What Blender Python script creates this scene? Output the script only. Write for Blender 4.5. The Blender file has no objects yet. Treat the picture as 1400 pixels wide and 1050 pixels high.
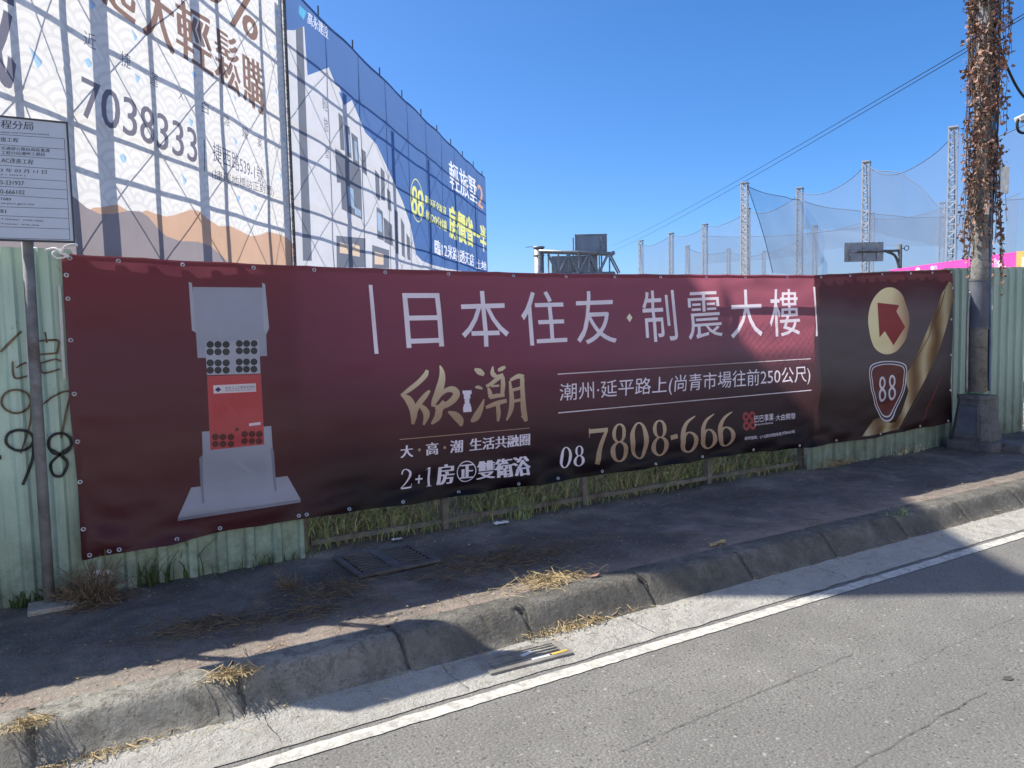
import bpy, bmesh, math, random
from mathutils import Vector, Matrix
from mathutils.geometry import delaunay_2d_cdt
random.seed(7)
SC = bpy.context.scene
COL = SC.collection
R_ = math.radians

# ---------------- camera, sky, sun, exposure ----------------
cam = bpy.data.cameras.new('camera')
cam.lens = 27.03; cam.sensor_width = 36.0; cam.clip_start = 0.05; cam.clip_end = 5000
camo = bpy.data.objects.new('camera', cam); COL.objects.link(camo)
def cam_matrix(pitch, roll, az, h):
    p, r, a = R_(pitch), R_(roll), R_(az)
    def l2w(v): return Vector((math.sin(a)*v[0]+math.cos(a)*v[2], -math.cos(a)*v[0]+math.sin(a)*v[2], v[1]))
    r0 = Vector((1, 0, 0)); u0 = Vector((0, math.cos(p), math.sin(p))); f0 = Vector((0, -math.sin(p), math.cos(p)))
    Rv = l2w(r0*math.cos(r)+u0*math.sin(r)); Uv = l2w(u0*math.cos(r)-r0*math.sin(r)); Fv = l2w(f0)
    m = Matrix((Rv, Uv, -Fv)).transposed().to_4x4(); m.translation = Vector((0, 0, h)); return m
camo.matrix_world = cam_matrix(4.4, -1.3, 59.482, 1.65)
SC.camera = camo
SUN_EL, SUN_H = 47.4, (0.739, -0.674)          # elevation, horizontal travel of the light
world = bpy.data.worlds.new('World'); SC.world = world; world.use_nodes = True
nt = world.node_tree
bg = nt.nodes['Background']; sky = nt.nodes.new('ShaderNodeTexSky')
sky.sky_type = 'NISHITA'; sky.sun_disc = False
sky.sun_elevation = R_(SUN_EL); sky.sun_rotation = math.atan2(-SUN_H[0], -SUN_H[1])
sky.altitude = 0; sky.air_density = 0.7; sky.dust_density = 1.3; sky.ozone_density = 8.0
hs = nt.nodes.new('ShaderNodeHueSaturation'); hs.inputs['Saturation'].default_value = 1.16; hs.inputs['Value'].default_value = 1.25
nt.links.new(sky.outputs[0], hs.inputs['Color']); nt.links.new(hs.outputs[0], bg.inputs[0]); bg.inputs[1].default_value = 0.111
sl = bpy.data.lights.new('sun', 'SUN'); sl.energy = 5.0; sl.angle = R_(0.5); sl.color = (1.0, 0.935, 0.82)
so = bpy.data.objects.new('sun', sl); COL.objects.link(so)
so.rotation_euler = Vector((SUN_H[0], SUN_H[1], -math.tan(R_(SUN_EL)))).to_track_quat('-Z', 'Y').to_euler()
SC.view_settings.view_transform = 'Standard'; SC.view_settings.look = 'None'
SC.view_settings.exposure = 0.75; SC.view_settings.gamma = 1.0
SC.cycles.max_bounces = 8; SC.cycles.transparent_max_bounces = 16
D = {'white_dir': [0.5974, 0.802],
 'blue_dir': [0.6363, 0.7715],
 'corner': [5.3944, 20.1283],
 'headline': [('日', [(2.0676, 1.885), (2.3454, 1.8854), (2.3702, 1.5058), (2.0867, 1.506)]), ('本', [(2.5011, 1.8953), (2.8783, 1.9062), (2.9082, 1.4926), (2.5161, 1.496)]),
              ('住', [(3.0015, 1.8965), (3.3891, 1.9026), (3.4188, 1.4941), (3.027, 1.4887)]), ('友', [(3.4981, 1.8976), (3.8863, 1.9094), (3.9214, 1.4864), (3.5159, 1.483)]),
              ('制', [(4.187, 1.9048), (4.5412, 1.9172), (4.5916, 1.4858), (4.2108, 1.4773)]), ('震', [(4.6883, 1.8945), (5.0717, 1.9072), (5.1209, 1.4974), (4.717, 1.4851)]),
              ('大', [(5.2018, 1.9166), (5.5983, 1.9242), (5.6312, 1.4959), (5.2268, 1.4823)]), ('樓', [(5.7113, 1.9246), (6.0952, 1.9293), (6.1376, 1.4954), (5.7316, 1.4805)])],
 'head_bars': [[(1.8249, 1.9391), (1.8513, 1.9393), (1.877, 1.4741), (1.848, 1.4752)], [(6.3245, 1.9498), (6.3544, 1.95), (6.395, 1.4722), (6.3648, 1.473)]],
 'diamond': [(4.0588, 1.7216), (4.0869, 1.6878), (4.0578, 1.6493), (4.0264, 1.6859)],
 'addr_lines': [[(3.3277, 1.2649), (6.2774, 1.2612), (6.2775, 1.2529), (3.3275, 1.257)], [(3.3306, 0.962), (6.2806, 0.9563), (6.2807, 0.948), (3.3304, 0.954)]],
 'addr': [(3.3482, 1.1843), (6.2632, 1.1958), (6.2651, 1.0104), (3.3448, 1.0276)],
 'p08': [('0', [(3.3393, 0.684), (3.4492, 0.684), (3.4457, 0.5144), (3.3357, 0.5144)]), ('8', [(3.4683, 0.6836), (3.5726, 0.6796), (3.5695, 0.5163), (3.4649, 0.5154)])],
 'phone': [('7', [(3.6104, 0.8138), (3.8095, 0.8125), (3.8044, 0.506), (3.6047, 0.5123)]), ('8', [(3.8259, 0.8241), (4.0259, 0.8235), (4.0214, 0.5051), (3.8208, 0.5108)]),
           ('0', [(4.0426, 0.8155), (4.2432, 0.8153), (4.2396, 0.5048), (4.0383, 0.5099)]), ('8', [(4.2715, 0.8146), (4.4683, 0.8153), (4.4654, 0.5062), (4.268, 0.5102)]),
           ('-', [(4.4827, 0.6682), (4.5599, 0.6782), (4.5596, 0.6471), (4.4824, 0.6372)]), ('6', [(4.5907, 0.8191), (4.7999, 0.8197), (4.7981, 0.501), (4.5882, 0.5054)]), ('6', [(4.8283, 0.8174), (5.033, 0.819), (5.032, 0.5091), (4.8267, 0.5122)]),
           ('6', [(5.0477, 0.8196), (5.2617, 0.821), (5.2615, 0.5077), (5.0468, 0.5112)])],
 'logo_c': (5.4489, 0.7182),
 'spons': [('巴巴事業', [(5.5193, 0.7605), (5.7759, 0.7627), (5.7762, 0.6947), (5.5195, 0.6975)]), ('·大由開發', [(5.7923, 0.7463), (6.0875, 0.7441), (6.0879, 0.6862), (5.7926, 0.6858)]),
           ('BA BA ENTERPRISE', [(5.5195, 0.6827), (5.7763, 0.6796), (5.7764, 0.6645), (5.5195, 0.6678)]), ('建照號碼：(113)屏府城管建(建)字第00633號', [(5.3791, 0.577), (6.0746, 0.5793), (6.0749, 0.5445), (5.3792, 0.542)])],
 'gold_line': [(2.0086, 0.8766), (3.0602, 0.8662), (3.0601, 0.8617), (2.0084, 0.8715)],
 'serif': [('大', [(2.0177, 0.8285), (2.1056, 0.828), (2.1026, 0.7433), (2.0146, 0.7425)]), ('高', [(2.2096, 0.8281), (2.3008, 0.8276), (2.2979, 0.7392), (2.2067, 0.7405)]),
           ('潮', [(2.3993, 0.8286), (2.4961, 0.8267), (2.4933, 0.7358), (2.3964, 0.7373)]), ('生活共融圈', [(2.5559, 0.8264), (3.0592, 0.8235), (3.0569, 0.7334), (2.5532, 0.736)]),
           ('房', [(2.285, 0.6646), (2.414, 0.6628), (2.4094, 0.5176), (2.2802, 0.519)]), ('正', [(2.4702, 0.6436), (2.5697, 0.6411), (2.5666, 0.5393), (2.467, 0.5428)]),
           ('雙衛浴', [(2.6113, 0.6538), (3.0549, 0.6523), (3.0514, 0.5076), (2.6073, 0.5169)])],
 'dots': [(2.1554, 0.7866), (2.3536, 0.7822)],
 'circ': [(2.5163, 0.5909), (2.4379, 0.5958)],
 'two_one': [('2', [(2.0043, 0.6685), (2.0921, 0.6656), (2.0869, 0.5185), (1.999, 0.5216)]), ('1', [(2.1926, 0.6603), (2.2437, 0.6608), (2.2389, 0.5179), (2.1878, 0.5181)])],
 'plus': [(2.1148, 0.5817), (2.1707, 0.5791), (2.1437, 0.6106), (2.1415, 0.5481)],
 'callig': [[(2.2396, 1.3454, 0.0228), (2.2227, 1.3101, 0.0381), (2.1685, 1.2616, 0.0355), (2.095, 1.2147, 0.0317), (2.0304, 1.1811, 0.0127)],
            [(2.0338, 1.1829, 0.0152), (2.0817, 1.1491, 0.0533), (2.1146, 1.0852, 0.0584), (2.1194, 1.0333, 0.0508), (2.1107, 0.9722, 0.0203)], [(2.2527, 1.1997, 0.0152), (2.2131, 1.1628, 0.0381), (2.1552, 1.1028, 0.0406), (2.1242, 1.0433, 0.0355)],
            [(2.1631, 1.1074, 0.0203), (2.2032, 1.0682, 0.0457), (2.2175, 1.0255, 0.0482), (2.1916, 0.9601, 0.0127)],
            [(2.3382, 1.3718, 0.0102), (2.3527, 1.3241, 0.0381), (2.3482, 1.2564, 0.0558), (2.3145, 1.1749, 0.0584), (2.2818, 1.1196, 0.0431), (2.2693, 1.084, 0.0254)],
            [(2.3055, 1.1441, 0.0254), (2.3703, 1.1901, 0.0305), (2.4286, 1.197, 0.0457), (2.4569, 1.1656, 0.0533), (2.4262, 1.1201, 0.0508), (2.3552, 1.0829, 0.0381), (2.2861, 1.0776, 0.0305)],
            [(2.362, 1.114, 0.0381), (2.3199, 1.0593, 0.0533), (2.3033, 1.0082, 0.0533), (2.2538, 0.962, 0.0152)], [(2.3862, 1.0385, 0.0127), (2.4379, 1.0101, 0.0533), (2.4791, 0.9673, 0.0558), (2.4873, 0.9271, 0.0203)],
            [(2.6073, 1.3357, 0.0127), (2.6466, 1.3145, 0.0457), (2.6885, 1.2887, 0.0228)], [(2.6093, 1.2008, 0.0102), (2.6372, 1.2001, 0.0254), (2.6685, 1.1875, 0.0127)],
            [(2.6772, 1.1102, 0.0102), (2.6471, 1.0399, 0.0431), (2.6089, 0.9835, 0.0558), (2.567, 0.9546, 0.0203)], [(2.7591, 1.3468, 0.0127), (2.7577, 1.2981, 0.0355), (2.7843, 1.2728, 0.033)],
            [(2.8029, 1.3154, 0.0203), (2.8358, 1.3268, 0.033), (2.8663, 1.3385, 0.0178)], [(2.7008, 1.2038, 0.0178), (2.7418, 1.2177, 0.0279), (2.8051, 1.2575, 0.033), (2.8495, 1.277, 0.0355)], [(2.7803, 1.2643, 0.0254), (2.8495, 1.277, 0.033)],
            [(2.7164, 1.1921, 0.0178), (2.7276, 1.1534, 0.0355), (2.7303, 1.1174, 0.0305)], [(2.843, 1.2664, 0.0305), (2.8424, 1.2008, 0.0381), (2.8304, 1.1304, 0.0305)], [(2.7426, 1.2013, 0.0152), (2.8098, 1.2017, 0.0152)],
            [(2.723, 1.1212, 0.0305), (2.7828, 1.1281, 0.0305), (2.8518, 1.129, 0.0254)], [(2.6914, 1.0474, 0.0228), (2.7749, 1.0707, 0.0355), (2.8671, 1.0861, 0.0279)], [(2.7898, 1.0675, 0.0305), (2.7943, 1.0015, 0.0355), (2.785, 0.9386, 0.0178)],
            [(2.9014, 1.2303, 0.0178), (2.9114, 1.125, 0.0381), (2.9037, 1.0261, 0.0406), (2.8568, 0.9392, 0.0127)], [(2.9054, 1.2356, 0.0203), (2.9765, 1.2625, 0.0355), (3.0254, 1.251, 0.0381)],
            [(3.0123, 1.2462, 0.0381), (3.009, 1.1186, 0.0406), (3.015, 0.9955, 0.0508), (3.03, 0.9182, 0.033)], [(3.0303, 0.9271, 0.0305), (2.9882, 0.9618, 0.0102)], [(2.9123, 1.1603, 0.0228), (3.0027, 1.1746, 0.0228)],
            [(2.9101, 1.0754, 0.0228), (3.003, 1.0856, 0.0228)]],
 'mini': [[(2.5047, 1.1838), (2.5762, 1.1814), (2.5779, 1.1556), (2.5063, 1.1571)], [(2.5135, 1.1598), (2.5671, 1.1584), (2.5648, 1.1211), (2.5147, 1.1214)], [(2.5206, 1.121), (2.5576, 1.1206), (2.5589, 1.0841), (2.5207, 1.0847)],
          [(2.5136, 1.0852), (2.565, 1.0858), (2.5702, 1.0597), (2.508, 1.06)], [(2.5045, 1.0624), (2.5726, 1.0616), (2.5739, 1.025), (2.507, 1.0259)]],
 'dev': {'top': [(0.7165, 1.9179), (1.1326, 1.917), (1.1349, 1.6427), (1.1353, 1.4893), (0.7251, 1.4939), (0.7221, 1.6526), (0.7037, 1.6677)],
         'lf': [(0.6963, 1.9481), (0.7136, 1.941), (0.7198, 1.66), (0.7298, 1.6407), (0.7006, 1.6604)],
         'rf': [(1.1266, 1.9473), (1.1441, 1.9398), (1.1555, 1.6652), (1.1338, 1.6198), (1.1221, 1.6583)],
         'mid': [(0.7716, 1.5925), (1.0908, 1.5935), (1.0898, 1.3807), (0.7725, 1.3882)],
         'red': [(0.7722, 1.3823), (1.0926, 1.376), (1.09, 0.9321), (0.7692, 0.9292)],
         'low': [(0.7274, 1.0458), (1.1376, 1.0461), (1.1458, 0.6226), (0.7154, 0.6109)],
         'll': [(0.7027, 0.8866), (0.7231, 0.9039), (0.7195, 0.6104), (0.7052, 0.6048)],
         'lr': [(1.127, 0.9128), (1.1471, 0.8856), (1.1582, 0.6257), (1.1425, 0.6183)],
         'base': [(0.6508, 0.7099), (1.2302, 0.7104), (1.3019, 0.5539), (0.5628, 0.5426)],
         'bfront': [(1.3019, 0.5539), (1.301, 0.5331), (0.5631, 0.5217), (0.5628, 0.5426)],
         'bolts': [(0.7999, 1.5724), (0.8448, 1.5709), (0.8915, 1.5694), (0.9694, 1.5729), (1.013, 1.5715), (1.0585, 1.5701), (0.7976, 1.528), (0.8426, 1.5263), (0.8893, 1.5246), (0.9672, 1.5277), (1.0109, 1.5261), (1.0564, 1.5245), (0.7943, 1.4614),
                   (0.8393, 1.4594), (0.886, 1.4573), (0.9639, 1.4599), (1.0076, 1.458), (1.0532, 1.456), (0.7921, 1.4169), (0.837, 1.4147), (0.8839, 1.4124), (0.9618, 1.4146), (1.0055, 1.4125), (1.051, 1.4102)],
         'bolts2': [(0.8014, 1.0075), (0.8453, 1.0033), (0.891, 0.999), (0.9731, 1.0097), (1.0172, 1.0057), (1.0617, 1.0016), (0.7992, 0.9639), (0.8431, 0.9596), (0.8889, 0.955), (0.971, 0.9654), (1.0151, 0.9611), (1.0596, 0.9568)],
         'screw': [(0.9294, 1.0428)],
         'label': [(0.8043, 1.3239), (1.0572, 1.3211), (1.0578, 1.2689), (0.8046, 1.273)],
         'label2': [(1.0041, 1.0731), (1.0742, 1.0764), (1.0734, 1.0594), (1.0033, 1.0562)],
         'logo': [(0.832, 1.3132), (0.8496, 1.2957), (0.8304, 1.2804), (0.8128, 1.2965)],
         'ltext': [('住友ゴム工業株式会社', [(0.8718, 1.3123), (1.0508, 1.3108), (1.0514, 1.2908), (0.8723, 1.2927)]), ('SUMITOMO RUBBER INDUSTRIES, LTD.', [(0.8721, 1.2882), (1.0511, 1.2862), (1.0508, 1.2785), (0.8717, 1.2807)])]},
 'disc': [(7.5405, 1.6012), (7.5319, 1.9525)],
 'arrow': [(7.3433, 1.793), (7.7172, 1.7661), (7.661, 1.6991), (7.8113, 1.5334), (7.6289, 1.3419), (7.462, 1.4961), (7.3832, 1.4314)],
 'shield': [(7.5263, 1.1805), (7.7038, 1.1677), (7.8435, 1.131), (7.8756, 1.0477), (7.8501, 0.8953), (7.7575, 0.7221), (7.6154, 0.5671), (7.505, 0.5382), (7.4022, 0.597), (7.2862, 0.7805), (7.2232, 0.9576), (7.2086, 1.0937), (7.2584, 1.1527),
            (7.3971, 1.1762)],
 's88': [('8', [(7.3605, 1.0241), (7.5056, 1.0263), (7.5122, 0.7496), (7.3665, 0.7549)]), ('8', [(7.5381, 1.0321), (7.6865, 1.0344), (7.6938, 0.7521), (7.5448, 0.7574)])],
 'swoosh': [[(8.4875, 1.8999), (8.6118, 2.0186), (8.7057, 1.993), (8.72, 1.8605), (8.6142, 1.5698), (8.4415, 1.257), (8.2263, 0.9645), (7.9086, 0.6338), (7.7232, 0.4302), (7.5569, 0.4272), (7.7814, 0.6178), (7.9028, 0.8407), (7.8572, 0.9462),
             (7.8841, 1.0472), (8.0846, 1.27), (8.3171, 1.601)],
            [(7.0392, 0.4175), (7.2906, 0.5761), (7.3781, 0.594), (7.46, 0.547), (7.5753, 0.5196), (7.7208, 0.5201), (7.7814, 0.6178), (7.751, 0.4919), (7.6604, 0.4281), (7.3338, 0.4224)]],
 'swoosh_dark': [[(8.4889, 1.8607, 0.004), (8.362, 1.6003, 0.0101), (8.1496, 1.2936, 0.0121), (7.8966, 1.0594, 0.006)], [(8.7136, 1.7809, 0.004), (8.5093, 1.281, 0.0121), (8.1634, 0.8503, 0.0121), (7.7852, 0.4761, 0.006)],
                 [(8.5529, 1.9919, 0.006), (8.4917, 1.7821, 0.0161), (8.3845, 1.6, 0.006)]],
 'streak': [[(8.5297, 0.9612, 0.004), (8.3454, 0.7465, 0.0141), (8.2157, 0.5973, 0.0081), (8.0441, 0.4407, 0.004)]],
 'btop': [(0.03, 2.103), (0.674, 2.077), (1.418, 2.058), (2.351, 2.046), (3.211, 2.037), (4.38, 2.046), (6.326, 2.066), (7.353, 2.11), (8.72, 2.156)],
 'bbot': [(0.06, 0.368), (0.547, 0.393), (0.8, 0.408), (1.323, 0.421), (2.3, 0.415), (3.59, 0.418), (5.24, 0.42), (6.344, 0.391), (7.39, 0.387), (8.66, 0.429)],
 'graf_brown': [[(-0.2655, 1.566, 0.0087), (-0.2301, 1.6043, 0.0139), (-0.1622, 1.6758, 0.0104)], [(-0.089, 1.6198, 0.0087), (-0.0108, 1.6235, 0.0121), (0.0094, 1.6107, 0.0104), (-0.0014, 1.546, 0.0104)],
                [(-0.0918, 1.5454, 0.0104), (-0.0011, 1.55, 0.0104)], [(-0.0516, 1.6691, 0.0087), (-0.0466, 1.6084, 0.0087)], [(-0.2123, 1.5143, 0.0087), (-0.2077, 1.4244, 0.0121), (-0.1431, 1.431, 0.0104)],
                [(-0.1977, 1.4778, 0.0087), (-0.1456, 1.5014, 0.0104), (-0.1433, 1.427, 0.0104)], [(-0.0838, 1.5047, 0.0087), (-0.0771, 1.4437, 0.0121), (0.0059, 1.4599, 0.0087)],
                [(-0.0914, 1.4929, 0.0087), (-0.0172, 1.516, 0.0104), (0.0138, 1.5045, 0.0087)],
                [(-0.2717, 1.3206, 0.0121), (-0.2525, 1.3447, 0.0121), (-0.2237, 1.3574, 0.0121), (-0.1916, 1.3558, 0.0121), (-0.1637, 1.3401, 0.0121), (-0.1464, 1.3138, 0.0121), (-0.1438, 1.2829, 0.0121), (-0.1567, 1.2548, 0.0121),
                 (-0.1819, 1.2359, 0.0121), (-0.2135, 1.2305, 0.0121), (-0.2442, 1.2399, 0.0121), (-0.267, 1.2616, 0.0121), (-0.2769, 1.2907, 0.0121), (-0.2717, 1.3206, 0.0121)],
                [(-0.137, 1.3056, 0.0121), (-0.152, 1.169, 0.0121), (-0.206, 1.0078, 0.0087)], [(-0.084, 1.2694, 0.0087), (-0.0291, 1.3126, 0.0121), (0.0462, 1.3303, 0.0104), (0.0218, 1.2164, 0.0104), (-0.0078, 1.0742, 0.0087)]],
 'graf_black': [[(-0.2685, 1.0965, 0.0156), (-0.2548, 1.1198, 0.0156), (-0.2301, 1.1343, 0.0156), (-0.1998, 1.1366, 0.0156), (-0.1709, 1.1262, 0.0156), (-0.15, 1.1052, 0.0156), (-0.1421, 1.0784, 0.0156), (-0.1491, 1.0522, 0.0156),
                 (-0.1694, 1.0326, 0.0156), (-0.198, 1.0242, 0.0156), (-0.2285, 1.0288, 0.0156), (-0.2537, 1.0452, 0.0156), (-0.2681, 1.0696, 0.0156), (-0.2685, 1.0965, 0.0156)],
                [(-0.1438, 1.0768, 0.0139), (-0.1539, 0.9656, 0.0156), (-0.2064, 0.833, 0.0156)],
                [(0.0335, 1.0163, 0.0156), (0.0381, 1.0446, 0.0156), (0.0296, 1.0723, 0.0156), (0.0101, 1.0929, 0.0156), (-0.0158, 1.1018, 0.0156), (-0.0422, 1.097, 0.0156), (-0.0631, 1.0797, 0.0156), (-0.0738, 1.0539, 0.0156),
                 (-0.0719, 1.0254, 0.0156), (-0.0578, 1.0007, 0.0156), (-0.0347, 0.9853, 0.0156), (-0.0077, 0.9828, 0.0156), (0.017, 0.994, 0.0156), (0.0335, 1.0163, 0.0156)],
                [(-0.064, 1.0177, 0.0139), (-0.022, 0.9824, 0.0156), (0.0121, 0.9267, 0.0156), (-0.0166, 0.8633, 0.0156), (-0.0585, 0.8725, 0.0156), (-0.0691, 0.9316, 0.0139), (-0.022, 0.9824, 0.0139), (0.028, 1.0167, 0.0139)],
                [(-0.3033, 1.006, 0.0139), (-0.2998, 0.9815, 0.0104)]],
 'graf_white': [[(0.0641, 0.2163, 0.0189), (0.0881, 0.2527, 0.0331), (0.1193, 0.2751, 0.0354), (0.1525, 0.2728, 0.0307)], [(0.1109, 0.2252, 0.0284), (0.1439, 0.2189, 0.0213)],
                [(0.1922, 0.2382, 0.0213), (0.1891, 0.2251, 0.0213), (0.1821, 0.2155, 0.0213), (0.1726, 0.2114, 0.0213), (0.1626, 0.2137, 0.0213), (0.1541, 0.2219, 0.0213), (0.1488, 0.2342, 0.0213), (0.1478, 0.2483, 0.0213), (0.1514, 0.2611, 0.0213),
                 (0.1587, 0.2701, 0.0213), (0.1683, 0.2734, 0.0213), (0.1783, 0.2705, 0.0213), (0.1865, 0.2617, 0.0213), (0.1914, 0.249, 0.0213)],
                [(0.1107, 0.2613, 0.0236), (0.1107, 0.2227, 0.0236)]],
 'strips': [[(-0.137, 1.9254), (-0.1218, 1.9255), (-0.1329, 1.4022), (-0.15, 1.4012)], [(0.0244, 1.9264), (0.0384, 1.9265), (0.0327, 1.4032), (0.0166, 1.402)]],
 'board_sep': [[(-0.188, 2.6911), (0.0988, 2.6987)], [(-0.1912, 2.6391), (0.0982, 2.6435)], [(-0.1945, 2.5855), (0.0977, 2.5889)], [(-0.1977, 2.5342), (0.0972, 2.5351)], [(-0.2015, 2.4719), (0.0967, 2.4739)], [(-0.2043, 2.4266), (0.0963, 2.4279)],
               [(-0.207, 2.3821), (0.0957, 2.3794)], [(-0.2108, 2.3211), (0.0957, 2.3268)], [(-0.2136, 2.2757), (0.0951, 2.2764)], [(-0.2171, 2.2185), (0.0947, 2.2196)], [(-0.2207, 2.1605), (0.0943, 2.1626)]],
 'board_txt': [('程分局', [(-0.1801, 2.7659), (-0.0373, 2.7696), (-0.0419, 2.7268), (-0.1848, 2.7223)]), ('tation and Communications)', [(-0.187, 2.7082), (0.0298, 2.7171), (0.0292, 2.7075), (-0.1876, 2.6973)]),
               ('復工程', [(-0.1875, 2.6781), (-0.1089, 2.6807), (-0.1117, 2.6578), (-0.1902, 2.6554)]), ('交通部公路局南區養護', [(-0.1884, 2.6317), (0.0287, 2.6392), (0.0275, 2.6201), (-0.1895, 2.6138)]),
               ('工程分局潮州工務段', [(-0.1898, 2.6091), (0.0065, 2.6165), (0.0054, 2.5974), (-0.1909, 2.5905)]), ('AC改善工程', [(-0.1899, 2.5751), (-0.0489, 2.5752), (-0.0525, 2.5496), (-0.1936, 2.5469)]),
               ('3 年 03 月 11 日', [(-0.1985, 2.5202), (0.0081, 2.5262), (0.0054, 2.5053), (-0.1998, 2.4999)]), ('3 / 2024 )', [(-0.2004, 2.4898), (-0.0899, 2.493), (-0.0905, 2.4843), (-0.2009, 2.4812)]),
               ('5-231937', [(-0.2024, 2.4578), (-0.0987, 2.4593), (-0.1, 2.438), (-0.2037, 2.4368)]), ('0-666102', [(-0.2053, 2.411), (-0.0982, 2.4121), (-0.0995, 2.3907), (-0.2066, 2.3891)]),
               ('1689', [(-0.2025, 2.3707), (-0.1614, 2.3687), (-0.1623, 2.3545), (-0.2046, 2.3566)]), ('w.pcc.gov.tw', [(-0.2061, 2.344), (-0.0579, 2.3451), (-0.0585, 2.3355), (-0.2067, 2.3331)]),
               ('81', [(-0.2115, 2.3094), (-0.1864, 2.3077), (-0.1889, 2.2888), (-0.2127, 2.2906)]), ('千元(Unit：NT$1,000)', [(-0.2143, 2.264), (-0.025, 2.2616), (-0.027, 2.2511), (-0.215, 2.253)]),
               ('千元(Unit：NT$1,000)', [(-0.2158, 2.2397), (-0.0437, 2.2375), (-0.0449, 2.2287), (-0.2164, 2.2295)])],
 'w_dark': [('7038333', [(-8.0908, 5.5768), (-4.6898, 5.5892), (-4.76, 4.9237), (-8.1524, 4.9568)]), ('捷西路539-1號', [(-4.014, 5.5424), (-1.6426, 5.4514), (-1.6841, 5.0783), (-4.0569, 5.1405)]),
            ('(捷運地標站正對面)', [(-4.1277, 4.9654), (-1.1095, 5.1195), (-1.1389, 4.8571), (-4.1529, 4.7296)]), ('織', [(-10.9058, 6.8076), (-9.3429, 6.872), (-9.523, 4.893), (-11.0723, 5.0338)]),
            ('近', [(-7.9725, 6.3005), (-7.6784, 6.315), (-7.7019, 6.0799), (-7.9953, 6.0711)]), ('捷', [(-7.048, 6.3109), (-6.7699, 6.3238), (-6.7958, 6.0691), (-7.0732, 6.0615)]),
            ('運', [(-6.2263, 6.2367), (-5.9672, 6.2467), (-5.9916, 6.01), (-6.2502, 6.0045)]), ('X', [(-5.2699, 6.186), (-5.0912, 6.1918), (-5.1072, 6.0384), (-5.2857, 6.0345)]),
            ('白', [(-4.3954, 6.2568), (-4.123, 6.2664), (-4.1493, 6.0187), (-4.4212, 6.0134)]), ('派', [(-3.4782, 6.2201), (-3.1952, 6.2288), (-3.22, 5.9989), (-3.5025, 5.9941)]),
            ('建', [(-2.6286, 6.1989), (-2.328, 6.2073), (-2.3548, 5.9626), (-2.6549, 5.9584)]), ('案', [(-1.8632, 6.1621), (-1.6181, 6.1682), (-1.6478, 5.9017), (-1.8923, 5.8992)])],
 'w_brown': [('大', [(-6.2501, 7.9774), (-5.3139, 7.9425), (-5.3925, 6.7744), (-6.3493, 6.8238)]), ('輕', [(-5.2178, 7.9141), (-3.9193, 8.0482), (-3.894, 6.8263), (-5.2767, 6.8474)]),
             ('鬆', [(-3.7202, 7.9618), (-2.6447, 8.0154), (-2.6293, 6.7687), (-3.7975, 6.8434)]), ('購', [(-2.4671, 7.8617), (-1.4703, 7.8864), (-1.4665, 6.6768), (-2.472, 6.7993)]),
             ('起', [(-7.38, 7.9775), (-6.5101, 7.9448), (-6.6226, 6.8386), (-7.4578, 6.8871)]), ('5', [(-4.0792, 9.3951), (-3.2361, 9.4611), (-3.3192, 8.4313), (-4.1633, 8.3674)]),
             ('%', [(-3.0248, 9.35), (-1.5293, 9.4996), (-1.628, 8.3035), (-3.0883, 8.2363)])],
 'w_bar': [(-4.3975, 5.4886), (-4.3576, 5.488), (-4.4271, 4.8329), (-4.4663, 4.8401)],
 'hill1': [(-9.7921, 4.2042), (-9.1451, 3.893), (-8.4657, 3.7016), (-8.1723, 3.5847), (-7.8558, 3.5352), (-7.5117, 3.583), (-7.0954, 3.693), (-6.7583, 3.727), (-6.5151, 3.6695), (-6.2207, 3.5032), (-5.9608, 3.3993), (-5.5095, 3.3562),
           (-4.8909, 3.4111), (-4.366, 3.3751), (-3.8894, 3.2147), (-3.6076, 3.0803), (-3.1416, 2.3527), (0.7328, 1.5748)],
 'hill2': [(-9.9276, 2.7975), (-8.2626, 3.4587), (-8.0114, 3.6083), (-7.8032, 3.6466), (-7.5416, 3.717), (-7.3624, 3.7519), (-7.1416, 3.6946), (-6.7603, 3.707), (-6.5544, 3.7788), (-6.3, 3.7569), (-5.9239, 3.7552), (-5.5755, 3.8423),
           (-5.0803, 3.9997), (-4.7625, 4.0195), (-4.4441, 3.9158), (-3.9681, 3.8252), (-3.4443, 3.8899), (-2.9796, 3.8383), (-2.4879, 3.7837), (-2.0428, 3.8522), (-1.5682, 3.9838), (-0.981, 4.0114), (-0.3626, 3.9771), (0.1673, 3.7978),
           (0.4909, 3.6101), (0.7593, 3.3665)],
 'birds': [(-9.0872, 5.5058, 0.42, 0), (-7.9199, 5.8255, 0.3, 1), (-7.7383, 6.7492, 0.3, 2), (-6.6467, 6.6958, 0.3, 0), (-6.6261, 5.9772, 0.3, 2), (-7.1596, 4.5351, 0.32, 1), (-5.2822, 4.539, 0.34, 0), (-4.8878, 5.6834, 0.32, 2),
           (-3.0119, 5.7727, 0.3, 0), (-4.6921, 6.6504, 0.3, 1), (-2.8345, 8.4896, 0.4, 0), (-0.366, 9.468, 0.3, 2), (-0.3544, 6.4269, 0.3, 1), (-0.5891, 5.4551, 0.32, 2), (-2.9447, 6.7172, 0.25, 0), (-2.1984, 4.4506, 0.3, 1),
           (-3.0297, 4.5183, 0.3, 2), (-0.6183, 8.5665, 0.3, 1), (-0.663, 7.5032, 0.3, 2)],
 'cols_white': [(-7.4364, 0.42), (-4.3489, 0.36), (-0.2118, 0.3), (-8.3804, 0.16), (-6.1124, 0.12), (-5.9481, 0.06), (-3.5155, 0.14), (-1.3676, 0.12), (-9.3983, 0.12)],
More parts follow.
